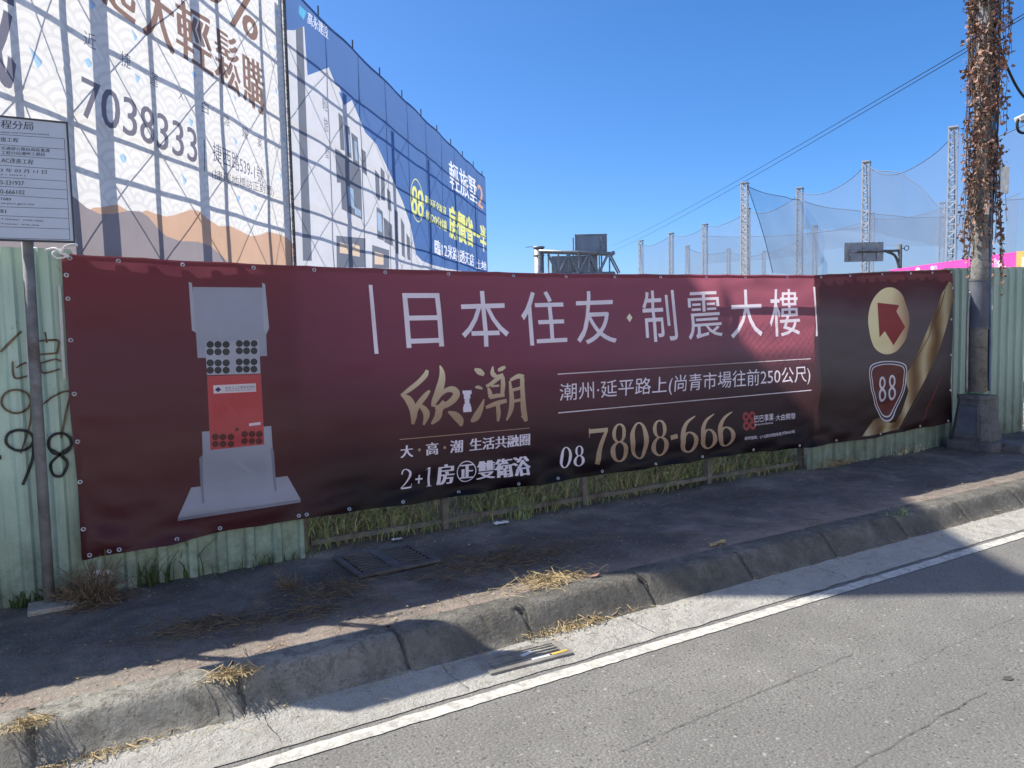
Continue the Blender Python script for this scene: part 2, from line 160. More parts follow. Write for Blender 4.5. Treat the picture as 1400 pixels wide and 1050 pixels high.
 'b_white': [('高永建設', [(1.5748, 10.2811), (2.986, 10.3793), (2.9879, 10.0226), (1.5403, 9.9476)]), ('輕旅墅', [(17.7591, 9.628), (24.0804, 9.8466), (24.571, 8.4949), (17.9697, 8.3148)]),
             ('臨12米路|透天店', [(14.582, 5.512), (23.142, 5.5727), (23.0389, 4.7788), (14.5417, 4.7682)]), ('土地', [(23.6928, 5.388), (26.8175, 5.424), (26.7568, 4.9721), (23.6194, 4.8257)])],
 'b_yellow': [('88', [(11.1545, 7.3108), (12.8845, 7.3004), (12.8605, 6.1658), (11.0586, 6.139)]), ('距中正交流道', [(13.139, 7.2261), (16.8266, 7.2383), (16.7801, 6.857), (13.0931, 6.8358)]),
              ('約20分鐘', [(13.2474, 6.6371), (16.9696, 6.6096), (16.9066, 6.0946), (13.3038, 6.1649)]), ('房價省一半', [(17.3503, 7.4453), (26.8711, 7.4788), (26.8963, 6.0105), (17.5868, 5.9071)])],
 'b_orange': [('2', [(24.7329, 9.7303), (26.2134, 9.7073), (26.1306, 8.4431), (24.7288, 8.4791)])],
 'b_ring': [(11.9364, 6.792), (10.9375, 6.7746), (12.078, 7.6561)],
 'b_logo': [(1.0635, 10.2337), (1.5007, 10.2318), (1.3011, 9.9485), (1.0075, 10.0083)],
 'b_build': [(-2.9291, 8.2246), (0.5919, 9.4159), (0.7265, 9.4848), (1.3179, 9.7823), (1.3931, 8.5223), (2.9026, 9.2106), (3.5103, 8.8275), (4.0687, 8.4547), (4.7826, 8.8107), (5.9196, 8.0868), (7.0216, 7.9477), (8.3462, 7.258), (9.8779, 6.4537),
             (10.854, 5.6742), (11.4811, 4.5876), (12.4522, 4.3977), (13.9458, 4.3422), (16.8697, 4.3685), (20.3509, 4.4684)],
 'b_dark': [[(0.7265, 9.4848), (1.2301, 9.7502), (1.1543, 3.5186), (0.5337, 3.4703)], [(3.1695, 6.9731), (3.5237, 6.9725), (3.5959, 6.047), (3.2089, 5.979)], [(3.5597, 8.1078), (3.9203, 8.0843), (3.9199, 7.0576), (3.6149, 7.0312)],
            [(4.0514, 7.8805), (4.4555, 7.8999), (4.5128, 6.9414), (4.1283, 6.9425)], [(4.5784, 7.7679), (5.1388, 7.7352), (5.2264, 6.7529), (4.6559, 6.7662)], [(5.4008, 7.4601), (5.796, 7.4183), (5.8667, 6.661), (5.4684, 6.7148)],
            [(3.5237, 6.9725), (5.3264, 6.7721), (5.3001, 5.1622), (3.5108, 5.2462)], [(6.7571, 7.0469), (7.1918, 6.9498), (7.2055, 6.046), (6.7643, 6.1128)], [(7.3386, 7.2493), (7.7324, 7.1421), (7.7376, 6.1272), (7.3272, 6.1102)],
            [(7.9724, 6.6294), (8.3912, 6.5583), (8.4365, 5.8537), (8.0103, 5.888)], [(6.7854, 5.8029), (7.4277, 5.7131), (7.4615, 4.704), (6.7776, 4.7238)], [(7.4957, 5.5385), (8.4457, 5.3785), (8.486, 4.6176), (7.5158, 4.6633)],
            [(8.8328, 6.0053), (9.2176, 5.9625), (9.1716, 4.3886), (8.8463, 4.4092)], [(9.5329, 5.8088), (9.9841, 5.5674), (9.9798, 4.3065), (9.573, 4.3733)], [(10.2334, 5.2937), (10.7195, 5.1422), (10.7656, 4.2665), (10.3314, 4.2839)],
            [(3.0424, 4.405), (5.5394, 4.5924), (5.4355, 3.6365), (2.9428, 3.4634)], [(6.1735, 4.4393), (8.0302, 4.432), (7.9556, 3.7643), (6.0886, 3.6642)]],
 'b_glass': [[(4.0777, 6.0513), (4.5988, 6.0181), (4.6027, 5.4019), (4.1032, 5.4518)], [(6.85, 5.6326), (7.2707, 5.5999), (7.3157, 4.9646), (6.8644, 5.004)], [(4.6117, 5.4856), (5.1824, 5.4425), (5.2091, 5.235), (4.6341, 5.2578)],
             [(4.2484, 7.6494), (4.3825, 7.6408), (4.4135, 7.0829), (4.2789, 7.0946)], [(4.7893, 7.5725), (5.0241, 7.5599), (5.0808, 6.9748), (4.8659, 6.9726)]],
 'b_warm': [[(3.297, 4.2365), (4.0174, 4.2283), (3.9867, 3.9418), (3.2633, 3.9188)], [(4.3448, 4.3014), (5.008, 4.2831), (4.9712, 3.9423), (4.3047, 3.9281)], [(6.4214, 4.2408), (7.4096, 4.2368), (7.3682, 3.8633), (6.3739, 3.8088)]],
 'b_light': [[(3.5108, 5.2462), (5.2955, 5.1192), (5.2442, 4.646), (3.4598, 4.7665)], [(2.9888, 8.9002), (3.7272, 8.891), (3.8404, 8.7525), (3.0467, 8.6916)]],
 'b_vert': [('輕', [(2.3175, 8.222), (2.6836, 8.2433), (2.7044, 7.8835), (2.3356, 7.8529)]), ('旅', [(2.3167, 7.6716), (2.6642, 7.6864), (2.66, 7.2742), (2.3114, 7.2582)]),
            ('墅', [(2.3427, 6.8297), (2.6534, 6.8379), (2.6638, 6.5621), (2.3509, 6.5424)])],
 'b_end': 27.2}
import numpy as np
# ---------------- helpers ----------------
def tag(o, label=None, cat=None, group=None, kind=None):
    if label: o['label'] = label
    if cat: o['category'] = cat
    if group: o['group'] = group
    if kind: o['kind'] = kind
    return o
def empty(name, loc, label, cat, group=None, rz=0):
    o = bpy.data.objects.new(name, None); COL.objects.link(o)
    o.location = loc; o.rotation_euler = (0, 0, rz); o.empty_display_size = .2
    return tag(o, label, cat, group)
def link(name, me, parent=None):
    o = bpy.data.objects.new(name, me); COL.objects.link(o)
    if parent is not None:
        o.parent = parent
        pw = Matrix.Identity(4)
        q = parent
        while q is not None:
            pw = Matrix.LocRotScale(q.location, q.rotation_euler, q.scale) @ pw; q = q.parent
        o.location = -pw.translation if abs(parent.rotation_euler.z) < 1e-9 else (0, 0, 0)
    return o
def copy_tree(o, parent=None):
    c = o.copy(); COL.objects.link(c)
    if parent is not None: c.parent = parent
    for ch in list(o.children): copy_tree(ch, c)
    return c
class MB:
    """collects faces; vertices are world positions unless the parent is rotated"""
    def __init__(s): s.v = []; s.f = []; s.m = []
    def face(s, pts, m=0):
        n = len(s.v); s.v += [tuple(p) for p in pts]; s.f.append(tuple(range(n, n+len(pts)))); s.m.append(m)
    def box(s, c, d, rz=0, ry=0, m=0):
        M = Matrix.Rotation(rz, 3, 'Z') @ Matrix.Rotation(ry, 3, 'Y')
        n = len(s.v); c = Vector(c)
        for x in (-.5, .5):
            for y in (-.5, .5):
                for z in (-.5, .5): s.v.append(tuple(c + M @ Vector((x*d[0], y*d[1], z*d[2]))))
        for q in ((0,1,3,2),(4,6,7,5),(0,4,5,1),(2,3,7,6),(0,2,6,4),(1,5,7,3)): s.f.append(tuple(n+i for i in q)); s.m.append(m)
    def tube(s, pts, r, n=8, m=0, cap=True):
        pts = [Vector(p) for p in pts]; rs = r if isinstance(r, (list, tuple)) else [r]*len(pts)
        base = len(s.v); prev = None
        for i, p in enumerate(pts):
            d = (pts[min(i+1, len(pts)-1)] - pts[max(i-1, 0)]).normalized()
            if prev is None:
                a = Vector((0, 0, 1)) if abs(d.z) < .9 else Vector((1, 0, 0))
                u = d.cross(a).normalized()
            else:
                u = prev - d*prev.dot(d)
                u = u.normalized() if u.length > 1e-6 else d.orthogonal().normalized()
            w = d.cross(u); prev = u
            for k in range(n):
                t = 2*math.pi*k/n
                s.v.append(tuple(p + (u*math.cos(t) + w*math.sin(t))*rs[i]))
        for i in range(len(pts)-1):
            for k in range(n):
                a = base+i*n+k; b = base+i*n+(k+1) % n
                s.f.append((a, b, b+n, a+n)); s.m.append(m)
        if cap:
            s.f.append(tuple(base+k for k in reversed(range(n)))); s.m.append(m)
            s.f.append(tuple(base+(len(pts)-1)*n+k for k in range(n))); s.m.append(m)
    def prism(s, poly, depth, m=0):
        """poly: list of 3D points (planar), extruded by the vector depth"""
        n = len(poly); b = len(s.v); d = Vector(depth)
        s.v += [tuple(p) for p in poly] + [tuple(Vector(p)+d) for p in poly]
        s.f.append(tuple(range(b, b+n))); s.m.append(m)
        s.f.append(tuple(reversed(range(b+n, b+2*n)))); s.m.append(m)
        for i in range(n):
            j = (i+1) % n; s.f.append((b+j, b+i, b+n+i, b+n+j)); s.m.append(m)
    def build(s, name, mats, parent=None, smooth=False, bevel=0, fixn=False):
        me = bpy.data.meshes.new(name); me.from_pydata(s.v, [], s.f)
        for m in (mats if isinstance(mats, (list, tuple)) else [mats]): me.materials.append(m)
        if any(s.m): me.polygons.foreach_set('material_index', s.m)
        if fixn or bevel:
            bm = bmesh.new(); bm.from_mesh(me)
            bmesh.ops.remove_doubles(bm, verts=bm.verts, dist=1e-5)
            bmesh.ops.recalc_face_normals(bm, faces=bm.faces)
            if bevel: bmesh.ops.bevel(bm, geom=[e for e in bm.edges if e.is_manifold and e.calc_face_angle(0) > .5], offset=bevel, segments=2, profile=.5, affect='EDGES', clamp_overlap=True)
            bm.to_mesh(me); bm.free()
        if smooth: me.polygons.foreach_set('use_smooth', [True]*len(me.polygons))
        me.update()
        return link(name, me, parent)
# ---- materials ----
class NB:
    def __init__(s, name):
        s.m = bpy.data.materials.new(name); s.m.use_nodes = True; s.t = s.m.node_tree; s.t.nodes.clear()
        s.out = s.n('ShaderNodeOutputMaterial')
    def n(s, typ, **kw):
        nd = s.t.nodes.new(typ)
        for k, v in kw.items(): setattr(nd, k, v)
        return nd
    def set(s, nd, i, v):
        if hasattr(v, 'is_output') or isinstance(v, bpy.types.NodeSocket): s.t.links.new(v, nd.inputs[i])
        elif isinstance(v, (tuple, list)) and len(v) == 3 and nd.inputs[i].type == 'RGBA': nd.inputs[i].default_value = (*v, 1)
        else: nd.inputs[i].default_value = v
    def math(s, op, a, b=0.0, c=None, clamp=False):
        nd = s.n('ShaderNodeMath', operation=op, use_clamp=clamp); s.set(nd, 0, a); s.set(nd, 1, b)
        if c is not None: s.set(nd, 2, c)
        return nd.outputs[0]
    def pos(s): return s.n('ShaderNodeNewGeometry').outputs['Position']
    def xyz(s, v):
        nd = s.n('ShaderNodeSeparateXYZ'); s.set(nd, 0, v); return nd.outputs
    def noise(s, scale, detail=4, rough=.6, vec=None, dist=0.0):
        nd = s.n('ShaderNodeTexNoise'); nd.inputs['Scale'].default_value = scale; nd.inputs['Detail'].default_value = detail
        nd.inputs['Roughness'].default_value = rough; nd.inputs['Distortion'].default_value = dist
        s.t.links.new(vec if vec is not None else s.pos(), nd.inputs['Vector']); return nd.outputs['Fac']
    def voro(s, scale, vec=None, feature='F1', out='Distance', rnd=1.0):
        nd = s.n('ShaderNodeTexVoronoi', feature=feature); nd.inputs['Scale'].default_value = scale; nd.inputs['Randomness'].default_value = rnd
        s.t.links.new(vec if vec is not None else s.pos(), nd.inputs['Vector']); return nd.outputs[out]
    def ramp(s, fac, stops, interp='LINEAR'):
        nd = s.n('ShaderNodeValToRGB'); nd.color_ramp.interpolation = interp
        e = nd.color_ramp.elements
        while len(e) < len(stops): e.new(0.5)
        for el, (p, c) in zip(e, stops):
            el.position = p; el.color = (*c, 1) if isinstance(c, (tuple, list)) else (c, c, c, 1)
        s.set(nd, 0, fac); return nd.outputs[0]
    def mix(s, fac, a, b, mode='MIX'):
        nd = s.n('ShaderNodeMix', data_type='RGBA', blend_type=mode)
        s.set(nd, 0, fac); s.set(nd, 6, a); s.set(nd, 7, b); return nd.outputs[2]
    def bump(s, h, strength=.3, dist=.01):
        nd = s.n('ShaderNodeBump'); nd.inputs['Strength'].default_value = strength; nd.inputs['Distance'].default_value = dist
        s.set(nd, 'Height', h); return nd.outputs[0]
    def scale(s, v, sc):
        nd = s.n('ShaderNodeMapping'); s.set(nd, 0, v); nd.inputs['Scale'].default_value = sc; return nd.outputs[0]
    def princ(s, col, rough=.7, metal=0.0, normal=None, spec=.3):
        nd = s.n('ShaderNodeBsdfPrincipled'); s.set(nd, 'Base Color', col); s.set(nd, 'Roughness', rough); s.set(nd, 'Metallic', metal)
        nd.inputs['Specular IOR Level'].default_value = spec
        if normal is not None: s.t.links.new(normal, nd.inputs['Normal'])
        return nd.outputs[0]
    def done(s, sh):
        s.t.links.new(sh, s.out.inputs[0]); return s.m
def simple(name, col, rough=.7, var=.25, scale=6.0, metal=0.0, bump=0.0, bscale=60, spec=.3, grime=None):
    b = NB(name)
    f = b.noise(scale, 6)
    lo = tuple(c*(1-var) for c in col); hi = tuple(min(1, c*(1+var)) for c in col)
    c = b.ramp(f, [(.3, lo), (.7, hi)])
    if grime:
        g = b.noise(scale*.35, 7, .75, dist=.4)
        c = b.mix(b.ramp(g, [(.5, 0.0), (.72, 1.0)]), c, grime)
    nm = b.bump(b.noise(bscale, 3), bump, .01) if bump else None
    return b.done(b.princ(c, rough, metal, nm, spec))
def cloth(name, colnode=None, col=None, trans=.4, tcol=None, var=.06, rough=.6, gloss=.04, wrinkle=0.0):
    """printed fabric: part of the light is reflected, part goes through"""
    b = NB(name)
    c = colnode(b) if colnode else b.ramp(b.noise(3.0, 4), [(.3, tuple(x*(1-var) for x in col)), (.7, tuple(min(1, x*(1+var)) for x in col))])
    df = b.n('ShaderNodeBsdfDiffuse'); b.set(df, 0, c)
    tr = b.n('ShaderNodeBsdfTranslucent'); b.set(tr, 0, tcol(b) if tcol else c)
    mx = b.n('ShaderNodeMixShader'); mx.inputs[0].default_value = trans
    b.t.links.new(df.outputs[0], mx.inputs[1]); b.t.links.new(tr.outputs[0], mx.inputs[2])
    sh = mx.outputs[0]
    if gloss:
        gl = b.n('ShaderNodeBsdfGlossy'); gl.inputs['Roughness'].default_value = rough
        nm = b.bump(b.noise(2.2, 3, .5, vec=b.scale(b.pos(), (.5, 1, 2.2))), .5, .05) if wrinkle else None
        if nm is not None: b.t.links.new(nm, gl.inputs['Normal']); b.t.links.new(nm, df.inputs['Normal'])
        m2 = b.n('ShaderNodeMixShader'); m2.inputs[0].default_value = gloss
        b.t.links.new(sh, m2.inputs[1]); b.t.links.new(gl.outputs[0], m2.inputs[2]); sh = m2.outputs[0]
    return b.done(sh)
# ---- lettering ----
_tc = {}
def glyphs(text):
    if text in _tc: return _tc[text]
    c = bpy.data.curves.new('lettering', 'FONT'); c.body = text; c.resolution_u = 3
    o = bpy.data.objects.new('lettering', c); COL.objects.link(o)
    dg = bpy.context.evaluated_depsgraph_get(); dg.update()
    me = bpy.data.meshes.new_from_object(o.evaluated_get(dg))
    vs = [(v.co.x, v.co.y) for v in me.vertices]; fs = [tuple(p.vertices) for p in me.polygons]
    bpy.data.objects.remove(o); bpy.data.curves.remove(c); bpy.data.meshes.remove(me)
    _tc[text] = (vs, fs); return vs, fs
def text_polys(text, quad, fat=0.0, fatz=0.0):
    """glyph faces fitted into quad (tl, tr, br, bl) in plane coordinates; fat thickens (m)"""
    vs, fs = glyphs(text)
    x0 = min(v[0] for v in vs); x1 = max(v[0] for v in vs); y0 = min(v[1] for v in vs); y1 = max(v[1] for v in vs)
    tl, tr, br, bl = quad
    def mp(x, y):
        u = (x-x0)/(x1-x0); w = (y-y0)/max(1e-6, y1-y0)
        a = [bl[i]*(1-u)+br[i]*u for i in (0, 1)]; b = [tl[i]*(1-u)+tr[i]*u for i in (0, 1)]
        return (a[0]*(1-w)+b[0]*w, a[1]*(1-w)+b[1]*w)
    P = [mp(*v) for v in vs]
    offs = [(0, 0)]
    if fat: offs = [(-fat, 0), (0, 0), (fat, 0)] if not fatz else [(-fat, -fatz), (fat, -fatz), (-fat, fatz), (fat, fatz), (0, 0)]
    return [[(P[i][0]+dx, P[i][1]+dz) for i in f] for dx, dz in offs for f in fs]
def catmull(pts, n=6):
    out = []
    for i in range(len(pts)-1):
        p = [pts[max(i-1, 0)], pts[i], pts[i+1], pts[min(i+2, len(pts)-1)]]
        for k in range(n):
            t = k/n
            out.append(tuple(.5*((2*p[1][j])+(-p[0][j]+p[2][j])*t+(2*p[0][j]-5*p[1][j]+4*p[2][j]-p[3][j])*t*t+(-p[0][j]+3*p[1][j]-3*p[2][j]+p[3][j])*t**3) for j in range(3)))
    out.append(tuple(pts[-1])); return out
def ribbon(stroke, n=6):
    """brush stroke [(x, z, width)] -> quads in plane coordinates"""
    c = catmull(stroke, n) if len(stroke) > 2 else [tuple(stroke[0]), tuple(stroke[1])]
    L, Rr = [], []
    for i, (x, z, w) in enumerate(c):
        a = c[max(i-1, 0)]; b = c[min(i+1, len(c)-1)]
        dx, dz = b[0]-a[0], b[1]-a[1]; l = math.hypot(dx, dz) or 1
        L.append((x-dz/l*w/2, z+dx/l*w/2)); Rr.append((x+dz/l*w/2, z-dx/l*w/2))
    return [[L[i], Rr[i], Rr[i+1], L[i+1]] for i in range(len(c)-1)]
def ngon(cx, cz, rx, rz, n=24): return [(cx+rx*math.cos(2*math.pi*k/n), cz+rz*math.sin(2*math.pi*k/n)) for k in range(n)]
def fit(unit_strokes, quad):
    """strokes in a unit box (y up; width in box widths) -> plane strokes"""
    tl, tr, br, bl = quad
    wd = math.hypot(br[0]-bl[0], br[1]-bl[1])
    def mp(u, w):
        a = [bl[i]*(1-u)+br[i]*u for i in (0, 1)]; b = [tl[i]*(1-u)+tr[i]*u for i in (0, 1)]
        return (a[0]*(1-w)+b[0]*w, a[1]*(1-w)+b[1]*w)
    return [[(*mp(x, y), t*wd) for x, y, t in st] for st in unit_strokes]
def oval(cx, cy, rx, ry, thick, thin, n=20, a0=0, a1=360):
    out = []
    for k in range(n+1):
        t = R_(a0+(a1-a0)*k/n)
        w = thin + (thick-thin)*abs(math.cos(t))**1.5
        out.append((cx+(rx-w/2)*math.cos(t), cy+(ry-w/2*.6)*math.sin(t), w))
    return out
SERIF = {   # high-contrast numerals as pen strokes in a unit box
 '0': [oval(.5, .5, .5, .5, .26, .06)],
 '8': [oval(.5, .75, .38, .25, .20, .055), oval(.5, .27, .48, .27, .25, .06)],
 '6': [oval(.5, .29, .5, .29, .26, .06), [(.14, .30, .25), (.13, .45, .25), (.24, .66, .22), (.48, .85, .14), (.92, .99, .03)]],
 '7': [[(.02, .91, .17), (.55, .91, .17), (.97, .91, .17)], [(.05, .99, .05), (.05, .74, .02)], [(.90, .88, .14), (.62, .50, .21), (.40, .02, .25)]],
 '-': [[(0, .5, .5), (1, .5, .5)]],
 '2': [[(.10, .74, .12), (.18, .90, .10), (.45, .97, .07), (.76, .85, .17), (.80, .68, .20), (.62, .44, .15), (.30, .20, .10), (.06, .08, .06)], [(.05, .06, .12), (.5, .06, .13), (.95, .08, .12)], [(.93, .10, .06), (.99, .26, .02)]],
 '1': [[(.55, .97, .32), (.55, .5, .32), (.55, .02, .32)], [(.12, .02, .05), (.98, .02, .05)], [(.55, .97, .10), (.05, .86, .04)]],
}
# ---- printed sheets: the fabric and everything printed on it are cut out of one surface ----
def area2(p): return sum(p[i][0]*p[(i+1) % len(p)][1]-p[(i+1) % len(p)][0]*p[i][1] for i in range(len(p)))
def printed(layers, surf, grid=None, outer=None):
    """layers: [(name, material, [polys])], later layers print over earlier ones; layer 0 is the cloth.
    surf(x, z) -> (point, normal). Returns {name: (verts, normals, faces)} as one MB-like record per layer"""
    V, E, idx, owner = [], set(), {}, []
    def vid(p):
        k = (round(p[0], 4), round(p[1], 4))
        if k not in idx: idx[k] = len(V); V.append(Vector(k))
        return idx[k]
    for li, (nm, mt, polys) in enumerate(layers):
        for p in polys:
            tris = [[p[0], p[1], p[2]], [p[0], p[2], p[3]]] if len(p) == 4 else [p]
            for q in tris:
                if abs(area2(q)) < 2e-8: continue
                ids = [vid(t) for t in q]
                for i in range(len(ids)):
                    e = (ids[i], ids[(i+1) % len(ids)])
                    if e[0] != e[1] and (e[1], e[0]) not in E: E.add(e)
                owner.append((li, q))
    for g in (grid or []): vid(g)
    ov, oe, of, a, b, orig = delaunay_2d_cdt(V, sorted(E), [], 0, 1e-5, True)
    X = np.array([(v.x, v.y) for v in ov]); T = np.array([tuple(f) for f in of])
    Cn = X[T].mean(axis=1); order = np.argsort(Cn[:, 0]); sx = Cn[order, 0]
    best = np.full(len(T), -1)
    for li, q in owner:
        q = np.array(q); lo = np.searchsorted(sx, q[:, 0].min()-1e-6); hi = np.searchsorted(sx, q[:, 0].max()+1e-6)
        ids = order[lo:hi]; ids = ids[best[ids] < li]
        if not len(ids): continue
        P = Cn[ids]; ids = ids[(P[:, 1] >= q[:, 1].min()) & (P[:, 1] <= q[:, 1].max())]
        if not len(ids): continue
        P = Cn[ids]; ins = np.zeros(len(ids), bool)
        for i in range(len(q)):
            x0, y0 = q[i]; x1, y1 = q[(i+1) % len(q)]
            if y0 == y1: continue
            c = (y0 > P[:, 1]) != (y1 > P[:, 1])
            ins ^= c & (P[:, 0] < (x1-x0)*(P[:, 1]-y0)/(y1-y0)+x0)
        best[ids[ins]] = li
    pts = [surf(v.x, v.y) for v in ov]
    res = {}
    for f, li in zip(of, best):
        if li >= 0: res.setdefault(int(li), []).append(tuple(f))
    out = {}
    for li, fs in res.items():
        used = sorted({i for f in fs for i in f}); rm = {u: k for k, u in enumerate(used)}
        out[layers[li][0]] = ([tuple(pts[u][0]) for u in used], [pts[u][1] for u in used], [tuple(rm[i] for i in f) for f in fs], layers[li][1])
    return out
def sheet(name, rec, parent=None):
    vs, ns, fs, mt = rec
    me = bpy.data.meshes.new(name); me.from_pydata(vs, [], fs); me.materials.append(mt)
    me.polygons.foreach_set('use_smooth', [True]*len(me.polygons)); me.update()
    me.normals_split_custom_set_from_vertices([tuple(n) for n in ns])
    return link(name, me, parent)
def interp(tab, x):
    if x <= tab[0][0]: return tab[0][1]
    for (a, b), (c, d) in zip(tab, tab[1:]):
        if x <= c: return b+(d-b)*(x-a)/(c-a)
    return tab[-1][1]
# ---------------- materials ----------------
def asphalt_mat():
    b = NB('asphalt'); p = b.pos()
    base = b.ramp(b.noise(2.1, 8, .72, dist=.3), [(.28, (.165, .161, .148)), (.5, (.205, .200, .185)), (.74, (.265, .260, .240))])
    band = b.ramp(b.math('ABSOLUTE', b.math('SUBTRACT', b.math('ADD', b.xyz(p)[1], b.math('MULTIPLY', b.noise(.6, 4), .35)), 1.95)), [(.18, .45), (.55, 0.0)])
    base = b.mix(band, base, (.165, .160, .150))
    fine = b.noise(95, 3, .7)
    c = b.mix(b.ramp(fine, [(.40, 0.0), (.60, .7)]), base, (.085, .083, .078))
    sp = b.voro(55, out='Distance'); rc = b.voro(55, out='Color')
    stone = b.math('MULTIPLY', b.math('LESS_THAN', sp, .26), b.math('GREATER_THAN', b.xyz(rc)[0], .72))
    c = b.mix(b.math('MULTIPLY', stone, .3), c, (.42, .405, .375))
    sp2 = b.voro(20, out='Distance'); rc2 = b.voro(20, out='Color')
    st2 = b.math('MULTIPLY', b.math('LESS_THAN', sp2, .17), b.math('GREATER_THAN', b.xyz(rc2)[1], .80))
    oil = b.ramp(b.noise(1.7, 7, .75, dist=.6), [(.60, 0.0), (.74, .45)])
    c = b.mix(oil, c, (.10, .098, .092))
    c = b.mix(b.math('MULTIPLY', st2, .38), c, (.46, .445, .41))
    pit = b.math('MULTIPLY', b.math('LESS_THAN', b.voro(34), .22), b.math('GREATER_THAN', b.xyz(b.voro(34, out='Color'))[2], .7))
    c = b.mix(b.math('MULTIPLY', pit, .6), c, (.04, .04, .04))
    big = b.noise(.45, 5, .6, dist=.5)
    c = b.mix(b.ramp(big, [(.45, 0.0), (.75, .35)]), c, (.165, .161, .148))
    return b.done(b.princ(c, .85, normal=b.bump(b.math('ADD', fine, b.math('MULTIPLY', sp, .8)), .55, .006)))
def walk_mat():
    """old brick paving under a film of dirt"""
    b = NB('sidewalk_paving'); p = b.pos(); x = b.xyz(p)
    br = b.n('ShaderNodeTexBrick'); br.offset = .5
    b.t.links.new(b.scale(b.n('ShaderNodeNewGeometry').outputs['Position'], (1, 1, 1)), br.inputs['Vector'])
    for k, v in (('Scale', 1.0), ('Mortar Size', .006), ('Brick Width', .2), ('Row Height', .1), ('Bias', 0.0)): br.inputs[k].default_value = v
    br.inputs['Color1'].default_value = (.25, .175, .145, 1); br.inputs['Color2'].default_value = (.205, .155, .132, 1); br.inputs['Mortar'].default_value = (.15, .13, .115, 1)
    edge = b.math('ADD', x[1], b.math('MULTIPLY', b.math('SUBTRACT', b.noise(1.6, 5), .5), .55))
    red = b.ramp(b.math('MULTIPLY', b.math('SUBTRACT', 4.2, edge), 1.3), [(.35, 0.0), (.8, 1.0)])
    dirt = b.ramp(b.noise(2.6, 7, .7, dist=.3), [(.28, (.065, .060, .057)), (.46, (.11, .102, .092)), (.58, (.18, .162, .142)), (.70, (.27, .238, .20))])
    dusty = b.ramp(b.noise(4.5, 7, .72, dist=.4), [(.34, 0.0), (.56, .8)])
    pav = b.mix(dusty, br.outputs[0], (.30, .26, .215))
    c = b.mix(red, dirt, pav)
    stain = b.ramp(b.noise(1.1, 6, .7), [(.5, 0.0), (.72, .6)])
    c = b.mix(stain, c, (.07, .065, .062))
    gr = b.noise(120, 3, .7); c = b.mix(b.ramp(gr, [(.5, 0.0), (.68, .55)]), c, (.34, .30, .26))
    pv = b.voro(38); pc = b.xyz(b.voro(38, out='Color'))[0]
    c = b.mix(b.math('MULTIPLY', b.math('MULTIPLY', b.math('LESS_THAN', pv, .2), b.math('GREATER_THAN', pc, .82)), .7), c, (.36, .33, .29))
    cr = b.voro(2.2, vec=None, feature='DISTANCE_TO_EDGE')
    return b.done(b.princ(c, .9, normal=b.bump(b.math('ADD', b.math('MULTIPLY', br.outputs['Fac'], -.4), b.noise(40, 5, .7)), .9, .016)))
def concrete_mat(name, lo, hi, dark=(.06, .055, .05), edge=False):
    b = NB(name)
    c = b.ramp(b.noise(2.5, 7, .7, dist=.2), [(.28, lo), (.72, hi)])
    d = b.ramp(b.noise(7.5, 9, .82, dist=.6), [(.47, 0.0), (.62, .8)])
    c = b.mix(d, c, dark)
    x = b.xyz(b.pos())
    if edge:   # rain and tyre grime on the standing face, with streaks
        st = b.noise(9, 6, .75, vec=b.scale(b.pos(), (1, .3, .35)))
        face = b.math('MULTIPLY', b.ramp(x[2], [(0.0, .15), (.05, .8), (.12, .55), (.16, 0.0)]), b.ramp(st, [(.3, .25), (.62, 1.0)]))
        c = b.mix(face, c, (.21, .20, .17))
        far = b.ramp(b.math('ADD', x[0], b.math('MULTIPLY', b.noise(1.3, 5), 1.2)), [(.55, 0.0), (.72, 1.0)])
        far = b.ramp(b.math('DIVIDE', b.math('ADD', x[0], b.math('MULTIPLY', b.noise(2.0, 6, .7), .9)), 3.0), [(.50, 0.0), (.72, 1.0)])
        shade_grime = b.math('MULTIPLY', far, b.ramp(b.noise(3.4, 8, .78, dist=.4), [(.30, .25), (.60, .92)]))  # shade on the farther kerb painted into the colour, together with grime
        c = b.mix(shade_grime, c, (.10, .094, .082))
        pk = b.ramp(b.noise(14, 6, .8), [(.52, 0.0), (.64, .7)]); c = b.mix(pk, c, (.13, .12, .10))
    sp = b.noise(170, 2, .6); c = b.mix(b.ramp(sp, [(.55, 0.0), (.75, .4)]), c, (.40, .38, .34))
    pit = b.math('LESS_THAN', b.voro(42), .16); c = b.mix(b.math('MULTIPLY', pit, .5), c, (.05, .045, .04))
    return b.done(b.princ(c, .9, normal=b.bump(b.math('ADD', b.noise(55, 6, .75), b.math('MULTIPLY', b.noise(13, 6, .75), 1.6)), 1.0, .022)))
def paint_line_mat():
    b = NB('road_paint')
    w = b.ramp(b.noise(14, 9, .85, dist=.4), [(.44, 0.0), (.60, .85)])
    c = b.mix(w, b.ramp(b.noise(30, 4), [(.3, (.50, .485, .425)), (.7, (.60, .585, .52))]), (.25, .24, .23))
    return b.done(b.princ(c, .75, normal=b.bump(b.noise(120, 3), .4, .004)))
